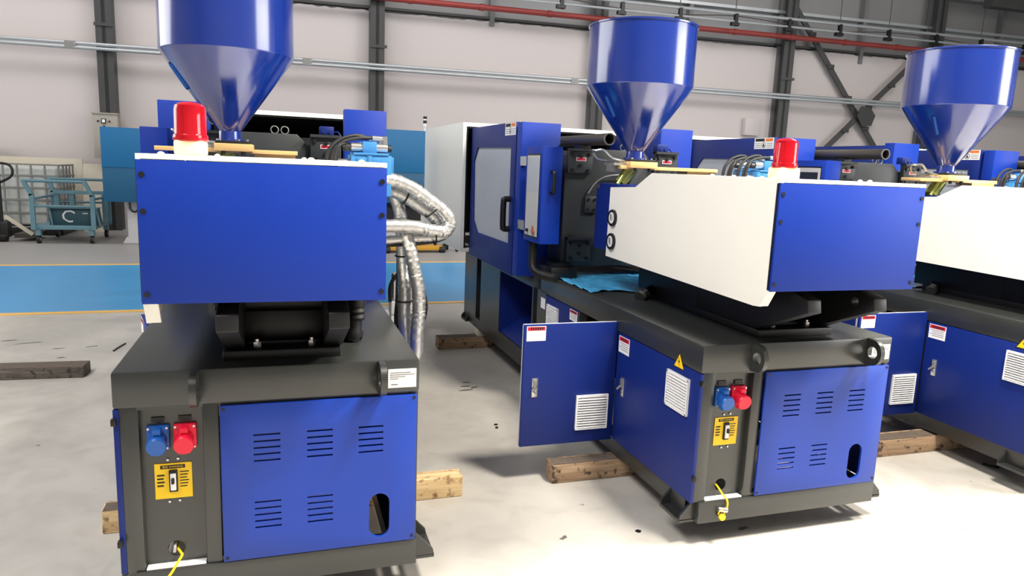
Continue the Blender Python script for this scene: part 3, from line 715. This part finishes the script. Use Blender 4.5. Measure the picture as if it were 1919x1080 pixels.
    for i, (x0, z0) in enumerate(((0.075, 1.585), (0.690, 1.590), (0.095, 1.02), (0.690, 1.02))):
        b = P('corner_clamp_block', lambda: M().box(0, 1.765, 0, 0.170, 1.80, 0.155, bev=0.004).box(0.0, 1.745, 0.14, 0.165, 1.80, 0.155), GREYD, loc=(x0, 0, z0), key='ccb')
        for bx2, bz2 in ((0.025, 0.118), (0.145, 0.118), (0.085, 0.105), (0.03, 0.02), (0.14, 0.02), (0.085, 0.05)):
            P('socket_screw', lambda: M().cyl((0, 1.752, 0), (0, 1.767, 0), 0.011, seg=10), BLACK, b, loc=(bx2, 0, bz2), key='ccs')
        if i < 2:
            def red_tag():
                a = M().box(0.055, 1.7632, 0.078, 0.122, 1.765, 0.100, 1).box(0.058, 1.7628, 0.081, 0.119, 1.764, 0.097, 0)
                for q in range(4): a.box(0.063+0.0135*q, 1.7624, 0.0845, 0.073+0.0135*q, 1.763, 0.0935, 2)
                return a
            P('red_tag', red_tag, [PINK, LABEL, REDL], b, key='redtag')
    sp = P('side_block', lambda: M().box(0.215, 1.78, 1.335, 0.30, 1.80, 1.44, bev=0.003), GREYD)
    for x, z in ((0.235, 1.42), (0.28, 1.42), (0.235, 1.355), (0.28, 1.355)):
        P('socket_screw', lambda: M().cyl((0, 1.772, 0), (0, 1.781, 0), 0.009, seg=10), BLACK, sp, loc=(x, 0, z), key='sbs')
    P('platen_foot', lambda: M().box(-0.03, 1.70, 0.91, 0.15, 2.02, 0.985, bev=0.004).box(0.0, 1.74, 0.985, 0.11, 2.0, 1.01), BLACK, key='pf1')
    P('platen_foot', lambda: M().box(0.84, 1.70, 0.91, 0.98, 2.02, 0.985), BLACK, key='pf2')
    P('steel_hose', lambda: M().tube([(0.235, 1.785, 1.46), (0.27, 1.775, 1.52), (0.33, 1.77, 1.565), (0.42, 1.765, 1.583), (0.52, 1.76, 1.58)], 0.006, 8), STEEL)
    for ex in (0.0, 0.055):
        P('lifting_eye', lambda: M().lathe((0.50, 1.86, 1.762), [(0.020, -0.004), (0.024, 0), (0.020, 0.004), (0.017, 0)], 20, ax='y', close=True), GALV, loc=(ex, 0, 0))
    jb = P('switch_box', lambda: M().box(0.745, 1.84, 1.745, 0.825, 1.90, 1.795, bev=0.005).cyl((0.77, 1.835, 1.765), (0.77, 1.845, 1.765), 0.012, seg=12).cyl((0.805, 1.835, 1.762), (0.805, 1.845, 1.762), 0.010, seg=12).tube([(0.825, 1.87, 1.765), (0.85, 1.86, 1.765), (0.87, 1.84, 1.73)], 0.005, 6), BLUED)
    P('oil_tube', lambda: M().lathe((0.217, 0, 1.795), [(0.036, 1.48), (0.036, 3.2), (0.030, 3.2), (0.030, 1.48)], 28, ax='y', close=True), TUBE)
    P('tube_rim', lambda: M().lathe((0.217, 0, 1.795), [(0.0365, 1.477), (0.0365, 1.486), (0.0295, 1.486), (0.0295, 1.477)], 28, ax='y', close=True), GALV, r.children[-1])
    P('tube_saddle', lambda: M().box(0.185, 1.82, 1.73, 0.25, 1.95, 1.765), BLACK)
    # ---- moving half inside the guard
    def mover():
        a = M().box(0.08, 2.75, 0.95, 0.86, 3.0, 1.70)
        for x in (0.16, 0.78):
            for z in (1.08, 1.60): a.cyl((x, 2.04, z), (x, 3.35, z), 0.035, seg=16)
        return a
    P('moving_platen', mover, GREYD)
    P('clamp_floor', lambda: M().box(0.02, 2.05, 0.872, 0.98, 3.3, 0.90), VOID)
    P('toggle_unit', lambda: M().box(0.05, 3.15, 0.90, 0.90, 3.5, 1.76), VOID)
    # ---- guards
    P('guard_end_panel', lambda: M().box(-0.13, 2.09, 0.872, 0.145, 2.19, 1.906, bev=0.003), BLUE, key='gel')
    P('guard_end_panel', lambda: M().box(0.905, 2.09, 0.872, 1.160, 2.19, 1.916, bev=0.003), BLUE, key='ger')
    def gdoor():
        a = M().box(-0.130, 2.215, 0.860, -0.105, 3.39, 1.912, bev=0.002)
        pts = [(3.20, 1.752), (2.319, 1.742), (2.306, 1.072), (3.147, 1.068), (3.278, 1.162), (3.31, 1.643)]
        return a.minus(M().prism(pts, 'x', -0.2, 0))
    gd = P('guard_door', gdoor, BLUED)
    P('window_pane', lambda: M().prism([(3.21, 1.762), (2.309, 1.752), (2.296, 1.062), (3.15, 1.058), (3.29, 1.158), (3.32, 1.648)], 'x', -0.118, -0.112), GLASS, gd)
    P('door_handle', lambda: M().tube([(-0.118, 2.29, 1.385), (-0.165, 2.29, 1.385), (-0.178, 2.29, 1.37), (-0.178, 2.29, 1.195), (-0.165, 2.29, 1.178), (-0.118, 2.29, 1.178)], 0.021, 12, sub=3), BLACK, gd)
    def glabel():
        a = M().box(-0.0012, 0, 0, 0, 0.24, 0.085, 0)
        a.box(-0.002, 0.012, 0.058, -0.001, 0.10, 0.080, 1).box(-0.002, 0.115, 0.058, -0.001, 0.228, 0.080, 2)
        a.lathe((-0.001, 0.12, 0.030), [(0.0, 0), (0.024, 0), (0.024, -0.0008), (0.0, -0.0008)], 20, 2, ax='x')
        a.lathe((-0.0018, 0.12, 0.030), [(0.0, 0), (0.019, 0), (0.019, -0.0006), (0.0, -0.0006)], 20, 0, ax='x')
        a.prism([(0.105, 0.018), (0.122, 0.046), (0.132, 0.034), (0.124, 0.030), (0.138, 0.018)], 'x', -0.003, -0.0024, 2)
        for k in range(3): a.box(-0.0018, 0.012, 0.012+0.014*k, -0.001, 0.085, 0.016+0.014*k, 3).box(-0.0018, 0.15, 0.012+0.014*k, -0.001, 0.228, 0.016+0.014*k, 3)
        return a
    P('safety_label', glabel, [LABEL, ORG, INKK, INK], gd, loc=(-0.130, 2.225, 1.825))
    P('guard_post', lambda: M().box(-0.10, 2.19, 0.872, -0.03, 2.24, 1.90), BLUED, key='gp1'); P('guard_post', lambda: M().box(-0.11, 3.39, 0.872, -0.05, 3.42, 1.90), BLUED, key='gp2')
    P('right_guard_door', lambda: M().box(1.135, 2.215, 0.860, 1.160, 3.39, 1.912, bev=0.002), BLUED)
    # ---- white rear cover, open towards the mould
    def rear():
        a = M().box(-0.20, 3.42, 0.875, 1.22, 5.05, 1.958, bev=0.003)
        return a.minus(M().box(-0.17, 3.3, 0.905, 1.19, 5.0, 1.925))
    P('rear_cover', rear, WHITEC, label='white sheet rear cover')
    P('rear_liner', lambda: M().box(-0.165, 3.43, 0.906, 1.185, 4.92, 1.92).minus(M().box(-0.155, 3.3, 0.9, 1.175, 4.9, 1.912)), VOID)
    # ---- operator panel
    op = P('operator_panel', lambda: M().box(-0.150, 1.62, 1.145, -0.02, 1.925, 1.738, bev=0.004), BLUE)
    P('screen_bezel', lambda: M().box(-0.152, 1.655, 1.175, -0.149, 1.895, 1.695), BLACK, op)
    P('keypad_face', lambda: M().box(-0.1535, 1.662, 1.185, -0.1515, 1.888, 1.685), SCREEN, op)
    if first == 'dark':
        P('screen', lambda: M().box(-0.1545, 1.685, 1.20, -0.1533, 1.865, 1.655), SCREEND, op, key='screend')
    else:
        P('screen', lambda: M().box(-0.1545, 1.675, 1.46, -0.1533, 1.875, 1.67), GLASS, op, key='screenl')
    P('emergency_knob', lambda: M().cyl((-0.153, 1.715, 1.215), (-0.168, 1.715, 1.215), 0.015, 0.017, seg=16, mi=0).cyl((-0.153, 1.735, 1.24), (-0.160, 1.735, 1.24), 0.010, seg=12, mi=0), [COPPER], op)
    P('key_switch', lambda: M().cyl((-0.153, 1.83, 1.215), (-0.168, 1.83, 1.215), 0.010, seg=12), BLACK, op)
    P('panel_handle', lambda: M().tube([(-0.088, 1.62, 1.588), (-0.088, 1.585, 1.588), (-0.088, 1.575, 1.575), (-0.088, 1.575, 1.475), (-0.088, 1.585, 1.462), (-0.088, 1.62, 1.462)], 0.011, 10, sub=3), BLACK, op)
    P('panel_conduit', lambda: M().tube([(-0.10, 1.86, 1.16), (-0.10, 1.86, 1.05), (-0.10, 1.83, 0.96), (-0.06, 1.75, 0.93), (-0.01, 1.66, 0.925)], 0.028, 12), RUB)
    P('panel_hinge', lambda: M().box(-0.135, 1.925, 1.62, -0.10, 2.09, 1.68), STEEL, key='ph1'); P('panel_hinge', lambda: M().box(-0.135, 1.925, 1.20, -0.10, 2.09, 1.26), STEEL, key='ph2')
    # ---- silver wrapped hoses on the right
    if hoses:
        H = [([(0.80, 0.9, 1.53), (0.937, 0.9, 1.53), (1.036, 0.9, 1.524), (1.124, 0.9, 1.49), (1.202, 0.9, 1.438), (1.27, 0.9, 1.389), (1.305, 0.9, 1.338), (1.287, 0.9, 1.292), (1.218, 0.9, 1.293), (1.115, 0.9, 1.31), (0.84, 0.9, 1.31)], 0.031, FOIL),
             ([(0.80, 0.96, 1.49), (0.944, 0.96, 1.487), (1.057, 0.96, 1.465), (1.165, 0.96, 1.405), (1.235, 0.96, 1.355), (1.262, 0.96, 1.315)], 0.029, FOIL),
             ([(0.84, 0.95, 1.232), (0.96, 0.95, 1.236), (1.15, 0.95, 1.250), (1.25, 0.95, 1.256), (1.31, 0.95, 1.275)], 0.020, FOIL),
             ([(0.84, 0.98, 1.215), (1.0, 0.98, 1.215), (1.2, 0.98, 1.228), (1.30, 0.98, 1.255), (1.31, 0.98, 1.30)], 0.014, RUB),
             ([(0.86, 1.02, 1.50), (1.0, 1.02, 1.462), (1.1, 1.02, 1.43), (1.22, 1.02, 1.355)], 0.012, RUB),
             ([(1.055, 1.06, 1.475), (1.084, 1.06, 1.378), (1.098, 1.06, 1.287), (1.103, 1.05, 1.156), (1.105, 1.0, 1.022), (1.105, 1.0, 0.887), (1.115, 1.0, 0.75), (1.135, 1.0, 0.50), (1.02, 1.0, 0.40)], 0.032, FOIL),
             ([(1.10, 0.97, 1.30), (1.120, 0.93, 1.20), (1.140, 0.92, 1.10), (1.160, 0.92, 1.00), (1.165, 0.92, 0.903), (1.158, 0.92, 0.78), (1.145, 0.92, 0.633), (1.03, 0.92, 0.45)], 0.033, FOIL),
             ([(1.085, 1.08, 1.28), (1.09, 1.08, 1.1), (1.085, 1.06, 0.95), (1.075, 1.04, 0.80), (1.09, 1.03, 0.5)], 0.013, RUB),
             ([(1.16, 0.98, 1.10), (1.20, 0.98, 0.98), (1.215, 0.98, 0.9), (1.20, 0.98, 0.82), (1.17, 0.98, 0.76)], 0.007, RUB)]
        for pts, rr, m in H:
            part('silver_hose' if m is FOIL else 'black_cable', M().tube(pts, rr, 18 if m is FOIL else 8, sub=14 if m is FOIL else 5, rough=0.065 if m is FOIL else 0.0), m, r, 'silver foil wrapped hose' if m is FOIL else None)
        def tie(c, n, ra):
            c = Vector(c); n = Vector(n).normalized(); a = n.orthogonal().normalized(); b = n.cross(a)
            pts = [c+(a*math.cos(2*PI*k/16)+b*math.sin(2*PI*k/16))*ra for k in range(17)]
            return M().tube(pts, 0.0045, 6, sub=1)
        for c, n, ra in (((1.0, 0.96, 1.478), (1, 0, -0.1), 0.034), ((1.10, 0.96, 1.443), (1, 0, -0.5), 0.033), ((1.23, 0.93, 1.392), (0.7, 0, -0.7), 0.052), ((1.235, 0.93, 1.272), (1, 0, 0.1), 0.052), ((1.103, 1.05, 1.15), (0, 0, 1), 0.036), ((1.105, 1.0, 0.93), (0, 0, 1), 0.036)):
            part('cable_tie', tie(c, n, ra), RUB, r)
    return r

mA = make_machine('blue and grey moulding machine at front left with silver hoses bulging on its right', 0.0, 0.0, 14, hoses=True, cord='loose')
mB = make_machine('moulding machine in the middle showing its long white side cover and two gauges', 2.1913, 0.0104, 90, slide=0.22)
mB.rotation_euler = (0, 0, 0.0033)
mC = make_machine('moulding machine on the right, its white cover cut off by the picture edge', 4.27, 0.01, 90, hop=(-0.015, -0.25), slide=0.08, first='dark')
mD = make_machine('farthest right moulding machine, only its guard door and end panel seen behind the right hopper', 6.38, 0.01, 20, first='dark')

# ------------------------------------------------------------------ timbers under and beside the machines
def timber(name, x0, x1, yc, zc, w, h, m, label, rotz=0, top=True, grp=None):
    L = x1-x0
    a = M(); n = 10
    a.box(-L/2, -w/2, 0, L/2, w/2, h, 0, bev=0.006)
    bmesh.ops.subdivide_edges(a.bm, edges=[e for e in a.bm.edges if e.calc_length() > 0.5], cuts=n)
    for v in a.bm.verts:
        if 0.01 < v.co.z < h-0.0: v.co += Vector((random.uniform(-.003, .003), random.uniform(-.0025, .0025), 0))
    o = part(name, a, [m], None, loc=((x0+x1)/2, yc, zc), rotz=rotz)
    tag(o, label, 'timber', grp)
    if top:
        part('sawn_edge', M().box(-L/2+0.004, -w/2+0.002, h-0.0005, L/2-0.004 if top is True else -L/2+0.3, w/2-0.02, h+0.0006), WOODT, o)
    return o
timber('timber_beam', -0.214, 1.359, 0.762, 0, 0.10, 0.104, WOODB, 'pale sawn timber beam under the front left machine, bright end sticking out at its right', top='left')
timber('timber_beam', 1.842, 3.45, 0.79, 0, 0.10, 0.104, WOODM, 'brown timber beam with dark sawn top under the open door of the middle machine')
timber('timber_beam', 3.868, 5.5, 0.70, 0, 0.115, 0.104, WOODM, 'brown timber beam under the right machine behind the middle one')
timber('timber_beam', 1.825, 3.5, 3.56, 0, 0.13, 0.104, WOODM, 'short looking timber end under the far clamp end of the middle machine')
timber('timber_beam', -0.25, 1.35, 3.56, 0, 0.13, 0.104, WOODM, 'timber beam hidden under the far clamp end of the front left machine', top=False)
timber('timber_beam', 3.9, 5.55, 3.56, 0, 0.13, 0.104, WOODM, 'timber beam hidden under the far clamp end of the right machine', top=False)
timber('timber_beam', 6.05, 7.65, 0.72, 0, 0.115, 0.104, WOODM, 'timber beam under the front of the farthest right machine', top=False)
timber('timber_beam', 6.05, 7.65, 3.56, 0, 0.13, 0.104, WOODM, 'timber beam under the clamp end of the farthest right machine', top=False)
for mx in (0.0, 2.1913, 4.27, 6.38):
    for xx in (0.08, 0.92):
        o = part('packing_block', M().box(-0.09, -0.06, 0, 0.09, 0.06, 0.064, bev=0.003), CARD, None, loc=(mx+xx, 3.56, 0.105), key='packblock')
        side = 'left' if xx < .5 else 'right'
        nm = {0.0: 'front left machine', 2.1913: 'middle machine', 4.27: 'right machine', 6.38: 'farthest right machine'}[mx]
        tag(o, 'pale packing block on the far timber at the %s side of the %s' % (side, nm), 'block', None)
timber('timber_beam', -2.5, -0.826, 3.255, 0, 0.17, 0.082, WOODD, 'weathered dark grey timber lying loose on the floor at left', rotz=-0.05)
o = part('steel_rod', M().tube([(-0.785, 3.856, 0.006), (-0.765, 3.98, 0.007), (-0.74, 4.097, 0.006)], 0.006, 8, sub=3), BLACK); tag(o, 'thin black rod lying on the floor near the loose timber', 'rod')
o = part('steel_rod', M().bar((4.42, 0.42, 0.006), (4.46, 0.35, 0.006), 0.012, 0.010), BLACK); tag(o, 'short black stick on the bright floor right of the middle machine', 'rod')
for k, (x, y) in enumerate(((1.80, 1.62), (1.79, 1.57), (2.05, 0.19), (2.60, -0.72), (2.98, -0.55))):
    o = part('debris_chip', M().prism([(-0.014, -0.006), (0.004, -0.010), (0.013, 0.002), (0.002, 0.010), (-0.010, 0.007)], 'z', 0, 0.006), BLACK, None, loc=(x, y, 0), rotz=k*1.3)
    tag(o, ('tiny dark chip on the floor between the two front machines, the farther of a pair', 'tiny dark chip on the floor between the two front machines, the nearer of a pair', 'tiny dark chip on the floor left of the middle machine front foot', 'tiny dark chip on the bright floor just in front of the middle machine', 'tiny dark chip on the bright floor below the middle machine end panel')[k], 'debris', 'debris on the floor')

# ------------------------------------------------------------------ background
# teal machine
SC = 0.945
def tx(x): return 0.128+(x-0.128)*SC
def tz(z): return 1.611+(z-1.611)*SC
t = thing('teal_machine', 'large teal panelled machine standing across the hall behind the front left machine', 'machine', (0.4, 11.2, 0))
for i, (x0, x1, z0, z1) in enumerate(((-2.90, -0.6, 0.70, 2.02), (-0.6, 1.3, 0.72, 2.12), (1.3, 2.96, 0.79, 2.24))):
    x0, x1, z0, z1 = tx(x0), tx(x1), tz(z0), tz(z1)
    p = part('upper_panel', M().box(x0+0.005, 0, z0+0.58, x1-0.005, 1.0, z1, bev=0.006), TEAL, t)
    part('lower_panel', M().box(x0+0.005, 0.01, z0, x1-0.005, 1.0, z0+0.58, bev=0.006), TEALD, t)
for x in (-2.36, 2.2):
    part('leg', M().box(x-0.10, 0.45, 0.10, x+0.10, 0.62, 0.9).prism([(x-0.18, 0.0), (x+0.18, 0.0), (x+0.12, 0.11), (x-0.12, 0.11)], 'y', 0.40, 0.66), PALE, t)
part('base_frame', M().box(1.7, 0.3, 0.44, 2.75, 0.9, 0.84), BLACK, t)
part('hanging_lead', M().tube([(-2.35, 0.1, 0.74), (-2.34, 0.1, 0.62), (-2.27, 0.1, 0.58), (-2.2, 0.1, 0.66), (-2.15, 0.1, 0.74)], 0.018, 8), BLACK, t)
tw = part('signal_tower', M().cyl((2.78, 0.2, tz(2.23)), (2.78, 0.2, tz(2.34)), 0.02, seg=10, mi=1).cyl((2.78, 0.2, tz(2.34)), (2.78, 0.2, tz(2.40)), 0.035, seg=12, mi=1).cyl((2.78, 0.2, tz(2.40)), (2.78, 0.2, tz(2.46)), 0.035, seg=12, mi=0).cyl((2.78, 0.2, tz(2.46)), (2.78, 0.2, tz(2.49)), 0.035, seg=12, mi=1).cyl((2.78, 0.2, tz(2.49)), (2.78, 0.2, tz(2.54)), 0.037, seg=12, mi=0), [BLACK, LABEL], t)

# service cart
def cart(name, label, x0, x1, y0, y1, hz, loc_z=0, shelf=0.24):
    c = thing(name, label, 'cart', ((x0+x1)/2, (y0+y1)/2, 0))
    w, d = (x1-x0)/2, (y1-y0)/2
    part('deck', M().box(-w, -d, shelf, w, d, shelf+0.07, bev=0.006), CART, c)
    for sx in (-1, 1):
        for sy in (-1, 1):
            fl = -0.11 if sy < 0 else -0.06
            m = M().box(sx*w-0.035, sy*d-0.03, shelf, sx*w+0.035, sy*d+0.03, hz-0.22)
            m.bar((sx*w, sy*d, hz-0.24), (sx*w+fl, sy*d, hz), 0.06, 0.06)
            part('post', m, CART, c)
            k = part('caster', M().cyl((sx*(w-0.05)-0.025, sy*(d-0.06), 0.07), (sx*(w-0.05)+0.025, sy*(d-0.06), 0.07), 0.07, seg=18, mi=0).cyl((sx*(w-0.05)-0.028, sy*(d-0.06), 0.07), (sx*(w-0.05)+0.028, sy*(d-0.06), 0.07), 0.035, seg=14, mi=1).box(sx*(w-0.05)-0.04, sy*(d-0.06)-0.05, 0.14, sx*(w-0.05)+0.04, sy*(d-0.06)+0.05, shelf, 2), [RUB, GALV, CART], c)
    for sy in (-1, 1):
        fl = -0.11 if sy < 0 else -0.06; part('top_rail', M().cyl((-w+fl-0.02, sy*d, hz), (w+fl+0.02, sy*d, hz), 0.026, seg=10), CART, c)
        part('mid_rail', M().cyl((-w, sy*d, hz-0.42), (w, sy*d, hz-0.42), 0.02, seg=10), CART, c)
    for sx in (-1, 1):
        part('side_rail', M().cyl((sx*w, -d, hz-0.30), (sx*w, d, hz-0.30), 0.022, seg=10), CART, c)
    return c
cart('service_cart', 'teal steel cart on casters carrying a dark tool case', -3.45, -2.55, 11.45, 12.66, 1.06)
# inner rack standing on the cart
rk = thing('steel_rack', 'small teal tubular rack standing on the cart deck', 'rack', (-2.95, 12.25, 0.31))
part('rack_top', M().box(-0.38, -0.05, 0.50, 0.45, 0.05, 0.56), CART, rk)
for x in (-0.34, -0.10, 0.42):
    part('rack_post', M().box(x-0.04, -0.04, 0, x+0.04, 0.04, 0.50), CART, rk)
tb = thing('tool_case', 'dark teal tool case with a large letter C leaning on the cart deck', 'case', (-2.83, 11.62, 0.31), -0.06)
part('case_body', M().prism([(-0.42, 0.0), (0.34, 0.0), (0.30, 0.29), (-0.40, 0.29)], 'y', -0.06, 0.20, bev=0.008), CARTD, tb)
part('case_rim', M().bar((-0.40, -0.07, 0.29), (-0.37, -0.07, 0.0), 0.03, 0.02).bar((0.31, -0.07, 0.30), (0.37, -0.07, 0.0), 0.04, 0.02).box(-0.42, -0.075, 0.285, 0.32, 0.2, 0.30), CART, tb)
part('case_letter', M().text('C', 0.30, Matrix.Translation((-0.13, -0.066, 0.15)) @ Matrix.Rotation(PI/2, 4, 'X') @ Matrix.Shear('XZ', 4, (0, 0)) @ Matrix.Rotation(-0.25, 4, 'Z')), PALE, tb)
part('case_tab', M().box(0.10, -0.066, 0.20, 0.18, -0.0605, 0.215), PALE, tb)

# caged liquid tank
ib = thing('caged_tank', 'white plastic tank in a galvanised wire cage against the wall', 'tank', (-4.25, 13.24, 0))
part('tank_body', M().box(-0.85, -0.42, 0.18, 0.85, 0.42, 1.26, bev=0.06, seg=3), PLAST, ib)
for k in range(9):
    x = -0.88+0.22*k; part('cage_bar', M().box(x-0.014, -0.47, 0.16, x+0.014, -0.445, 1.30), GALV, ib, key='cagev%d' % k)
for z in (0.16, 0.42, 0.66, 0.88, 1.10, 1.30):
    part('cage_bar', M().box(-0.90, -0.475, z-0.014, 0.90, -0.45, z+0.014).box(0.89, -0.475, z-0.014, 0.915, 0.46, z+0.014), GALV, ib)
for k in range(4):
    y = -0.25+0.22*k; part('cage_bar', M().box(0.89, y-0.013, 0.16, 0.915, y+0.013, 1.30), GALV, ib)
part('tank_pallet', M().box(-0.9, -0.48, 0.0, 0.9, 0.48, 0.15, bev=0.01), BLACK, ib)
for k, (x, w, h, c) in enumerate(((-3.0, 0.42, 1.33, 'leaning pale board right of the caged tank'), (-4.0, 1.56, 1.42, 'wide pale board standing behind the caged tank'))):
    o = part('wall_board_sheet', M().prism([(0.0 if k == 0 else 0.12, 0), (0.05 if k == 0 else 0.16, 0), (0.28 if k == 0 else 0.18, h), (0.23 if k == 0 else 0.14, h)], 'x', x-w/2, x+w/2), CARD, None, loc=(0, 13.62 if k == 0 else 13.72, 0))
    tag(o, c, 'board'); o.name = 'leaning_board'
o = part('storage_crate', M().box(-0.45, -0.2, 0, 0.45, 0.2, 1.62, bev=0.01).box(-0.47, -0.22, 1.58, 0.47, 0.22, 1.62).box(0.30, -0.215, 0.0, 0.36, -0.19, 1.55), PLAST, None, loc=(-4.78, 13.75+0.2-0.2, 0)); tag(o, 'tall white crate at the far left picture edge behind the pallet jack', 'crate')
o.location = (-5.35, 13.97, 0)
# pallet jack
pj = thing('pallet_jack', 'black pallet jack with loop handle in front of the caged tank', 'pallet jack', (-4.03, 11.75, 0))
part('tiller', M().box(-0.05, -0.03, 0.25, 0.05, 0.03, 1.12).bar((0, 0, 1.10), (0, 0, 1.30), 0.07, 0.05), BLACK, pj)
part('loop_handle', M().tube([(0, 0, 0.98), (-0.2, 0, 1.10), (-0.24, 0, 1.22), (-0.18, 0, 1.31), (0, 0, 1.33), (0.18, 0, 1.31), (0.24, 0, 1.22), (0.2, 0, 1.10), (0, 0, 0.98)], 0.022, 10), BLACK, pj)
part('pump_body', M().box(-0.14, -0.10, 0.08, 0.14, 0.12, 0.36, bev=0.02).cyl((-0.1, -0.02, 0.09), (0.1, -0.02, 0.09), 0.09, seg=18), BLACK, pj)
for s in (-1, 1):
    part('side_brace', M().bar((s*0.08, 0.0, 0.44), (s*0.46, 0.05, 0.12), 0.03, 0.06), CARD, pj)
    part('fork', M().box(s*0.18-0.0, 0.05, 0.06, s*0.48, 0.75, 0.13), TUBE, pj)
# electrical cabinet on the first column
cx = -2.74; cy = wy(cx)-0.31
eb = thing('switch_cabinet', 'beige grey switch cabinet mounted on the leftmost wall column', 'cabinet', (cx, cy, 1.45))
part('cabinet_body', M().box(-0.22, -0.22, 0, 0.22, 0.0, 0.86, bev=0.006), CABG, eb)
part('cabinet_top', M().box(-0.24, -0.24, 0.86, 0.24, 0.0, 0.885), CABG, eb)
part('rotary_switch', M().box(-0.06, -0.245, 0.68, 0.02, -0.215, 0.77, 0).box(-0.045, -0.25, 0.695, 0.005, -0.24, 0.755, 1), [BLACK, LABEL], eb)
for x, z in ((-0.12, 0.72), (0.08, 0.72), (-0.02, 0.62)):
    part('indicator_lamp', M().cyl((x, -0.235, z), (x, -0.215, z), 0.018, seg=10), BLACK, eb)
# things seen through the gap between the two front machines
yp = thing('yellow_pallet_truck', 'worn yellow low truck on the far floor between the front machines', 'truck', (2.85, 10.35, 0), 0.1)
part('deck_plate', M().box(-0.75, -0.12, 0.05, 0.50, 0.25, 0.12, bev=0.01), YELP, yp)
part('wheel', M().cyl((0.42, -0.1, 0.06), (0.52, -0.1, 0.06), 0.06, seg=14), RUB, yp)
part('wheel', M().cyl((-0.6, -0.1, 0.06), (-0.5, -0.1, 0.06), 0.06, seg=14), RUB, yp)
st = thing('equipment_stand', 'black wheeled stand in the shade behind the gap, beside the yellow truck', 'stand', (3.52, 10.6, 0))
part('stand_post', M().box(-0.05, -0.05, 0.12, 0.05, 0.05, 0.9), BLACK, st)
part('stand_head', M().box(-0.12, -0.1, 0.62, 0.12, 0.1, 0.92), BLACK, st)
for x, y in ((-0.13, -0.12), (0.13, -0.12), (0.0, 0.15)):
    part('caster', M().cyl((x-0.02, y, 0.06), (x+0.02, y, 0.06), 0.06, seg=14).bar((x, y, 0.10), (0, 0, 0.2), 0.04, 0.04), RUB, st)
# small white trolley and box just behind the front left machine
wt = thing('mesh_bin', 'small pale bin of grey mesh with a black cable, standing behind the silver hoses', 'bin', (1.38, 2.75, 0))
part('bin_body', M().box(-0.09, -0.07, 0.50, 0.09, 0.07, 0.60, bev=0.006), PALE, wt)
part('bin_mesh', M().box(-0.075, -0.06, 0.60, 0.085, 0.06, 0.80, bev=0.02), CABG, wt)
for k in range(9):
    part('mesh_rib', M().bar((-0.07+0.018*k, -0.063, 0.605), (-0.07+0.018*k, -0.063, 0.785), 0.005, 0.005), PALE, wt)
part('black_lead', M().tube([(-0.10, -0.08, 0.60), (-0.10, -0.08, 0.72), (-0.04, -0.08, 0.81), (0.05, -0.08, 0.83), (0.10, -0.08, 0.78)], 0.013, 8), BLACK, wt)
for x in (-0.075, 0.075):
    part('leg', M().box(x-0.012, -0.06, 0.0, x+0.012, -0.035, 0.50), PALE, wt)
    part('leg', M().box(x-0.012, 0.035, 0.0, x+0.012, 0.06, 0.50), PALE, wt)
o = part('floor_box', M().box(-0.16, -0.12, 0, 0.16, 0.12, 0.16, bev=0.006).box(-0.17, -0.13, 0.15, 0.17, 0.13, 0.165), LABEL, None, loc=(1.62, 4.35, 0)); tag(o, 'low white box on the floor behind the silver hoses', 'box')
o = part('wall_notice_box', M().box(-0.22, -0.1, 0, 0.22, 0.05, 0.42, bev=0.01), WALLM, None, loc=at_wall(11.85, 0.05, 2.62)); tag(o, 'white box on the wall left of the brace column', 'box')
